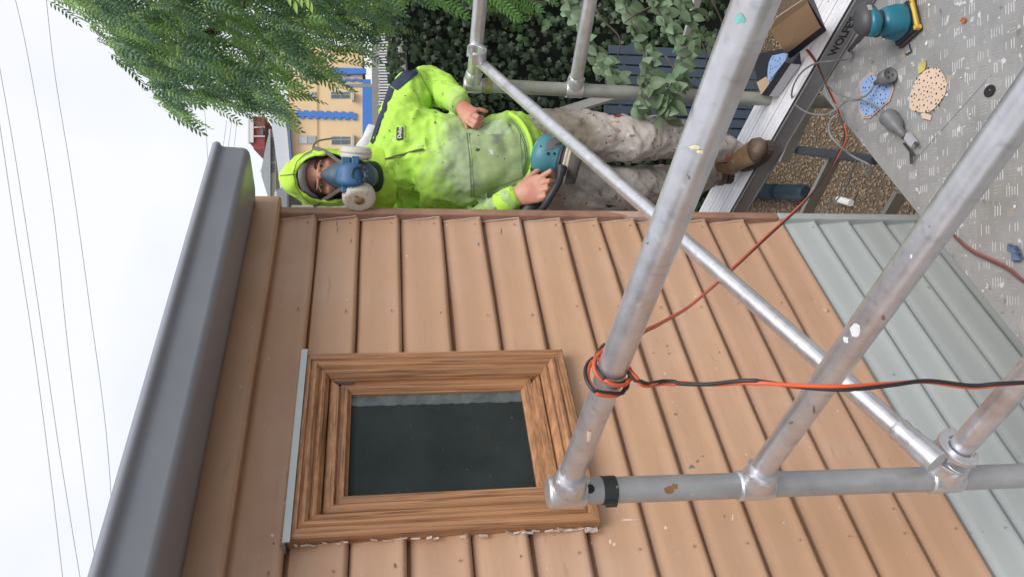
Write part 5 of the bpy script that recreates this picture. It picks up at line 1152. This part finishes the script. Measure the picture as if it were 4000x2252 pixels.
def windo(x0, y0, x1, y1, mull):
    e = wallpoly('window', rect(x0, y0, x1, y1), bY - .02, frm, yb, .1)
    t_ = 3
    if mull == 4:
        xm, ym = (x0 + x1) / 2, y0 + (y1 - y0) * .36
        for (a, b, c, d) in ((x0 + t_, y0 + t_, xm - 2, ym - 2), (xm + 2, y0 + t_, x1 - t_, ym - 2), (x0 + t_, ym + 2, xm - 2, y1 - t_), (xm + 2, ym + 2, x1 - t_, y1 - t_)): wallpoly('pane', rect(a, b, c, d), bY - .045, winm, e, .02)
    else:
        xm = (x0 + x1) / 2; wallpoly('pane', rect(x0 + t_, y0 + t_, xm - 2, y1 - t_), bY - .045, M('blind', (.5, .53, .52), .5), e, .02); wallpoly('pane', rect(xm + 2, y0 + t_, x1 - t_, y1 - t_), bY - .045, M('net', (.33, .37, .38), .5), e, .02)
windo(1293, 532, 1369, 566, 4); windo(1291, 358, 1368, 386, 4); windo(1166, 530, 1236, 564, 2); windo(1205, 358, 1236, 384, 2)
wallpoly('sill', rect(1375, 525, 1384, 570), bY - .3, frm, yb, .3); wallpoly('sill', rect(1374, 358, 1383, 392), bY - .3, frm, yb, .3)
wallpoly('downpipe', rect(1238, 255, 1240, 900), bY - .06, M('dull_line', (.42, .28, .16), .7), yb, .03)
wallpoly('roof', [(1040, 380), (1060, 480), (1072, 560), (1110, 860), (1151, 860), (1122, 520), (1100, 380)], bY + .5, froof, yb, 6)
# street
mb = MB(); q0_ = P(1461, 900, 38); mb.box((-30, 31, q0_.z - .35), (80, 0, 0), (0, 9.2, 0), (0, 0, .3)); g = mb.build('footpath', asph); g['kind'] = 'structure'
pf = empty('picket_fence', P(1530, 320, 26), 'white picket fence with dark rails along the street', 'fence')
for k in range(26):
    y = 130 + k * 11; x1 = 1478 + (k % 3) * 2; wallpoly('picket', rect(x1, y, 1560, y + 6), 26, bwhite, pf, .03)
for x in (1500, 1536): wallpoly('rail', rect(x, 110, x + 4, 430), 26.1, M('rail_dark', (.08, .08, .09), .6), pf, .05)
sgn = empty('street_post', P(1400, 334, 33), 'grey metal pole standing before the apricot building', 'pole')
wallpoly('pole', rect(1350, 328, 1465, 340), 33, M('pole_grey', (.22, .24, .26), .6), sgn, .12)
car = empty('white_car', P(1450, 565, 30), 'rounded white car roof showing behind the painter shoulder', 'car')
mb = MB(); mb.loft([(P(1450, 600, 31), .3, .9), (P(1432, 560, 31), 1.0, 1.2), (P(1418, 560, 31), .8, 1.0), (P(1409, 552, 31), .3, .4)], hint=(1, 0, 0), n=16); mb.build('car_body', bwhite, car)
# cream hip-roofed house, red brick building, far gable
hh = empty('cream_house', P(1070, 700, 60), 'far cream house with grey hip roof and a row of small windows', 'house')
wallpoly('wall', rect(1050, 505, 1078, 840), 60, M('cream_render', (.55, .50, .42), .8), hh, 6)
wallpoly('roof', [(1020, 665), (1022, 690), (1050, 780), (1056, 840), (1056, 500), (1040, 560)], 59.6, M('grey_tiles', (.30, .34, .35), .6), hh, 6)
for y in list(range(536, 622, 12)) + [640, 652, 664]: wallpoly('window', rect(1060, y, 1072, y + 8), 59.9, winm, hh, .1)
wallpoly('chimney', rect(1014, 660, 1024, 668), 61, bwhite, hh, .5)
rbd = empty('red_building', P(1010, 530, 75), 'distant red brick building with white framed balcony beyond the tree', 'building')
wallpoly('wall', [(975, 455), (975, 560), (988, 562), (990, 582), (1034, 582), (1034, 455)], 75, redb, rbd, 6)
for (x0, y0, x1, y1) in ((968, 460, 974, 560), (992, 495, 1034, 499), (992, 530, 1034, 534), (975, 455, 990, 556)): wallpoly('white_frame', rect(x0, y0, x1, y1), 74.8, bwhite, rbd, .2)
wallpoly('window', rect(1016, 502, 1028, 528), 74.85, winm, rbd, .1)
# overhead wires: each a sagging line between far poles
def wire(pix, y, r):
    mb = MB(); mb.tube(spline([P(a, b, y) for a, b in pix], 8), r, 6); return mb
Wg = 'overhead wires across the white sky'
for i, (pix, r) in enumerate([([(50, -40), (110, 230), (205, 800), (270, 1400), (385, 2300)], .012), ([(176, -40), (215, 300), (280, 700), (350, 1200), (420, 1750), (455, 2400)], .012), ([(-10, 220), (60, 620), (150, 1200), (230, 1750), (320, 2300)], .012), ([(-10, 430), (60, 900), (130, 1350), (190, 1800), (250, 2300)], .012)]):
    tag(wire(pix, 22, r).build('overhead_wire', wirem), ['second overhead wire from the gutter running the full height of the sky', 'overhead wire nearest the gutter in the white sky', 'third overhead wire from the gutter', 'overhead wire farthest from the gutter at the left edge'][i], 'wire', Wg)
for i, (x0, y0, x1, y1) in enumerate([(795, 380, 812, 640), (885, 470, 860, 640), (905, 470, 880, 640), (925, 470, 905, 640)]):
    tag(wire([(x0, y0), ((x0 + x1) / 2 + 1, (y0 + y1) / 2), (x1, y1)], 22, .010).build('distant_wire', wirem), ['single thin wire descending beside the gutter end', 'first of three fine parallel wires above the red building', 'middle of three fine parallel wires above the red building', 'third fine parallel wire, nearest the red building'][i], 'wire', 'thin distant wires near the gutter end')
# utility poles carrying the wires, outside the photograph
print('objects', len(bpy.data.objects))
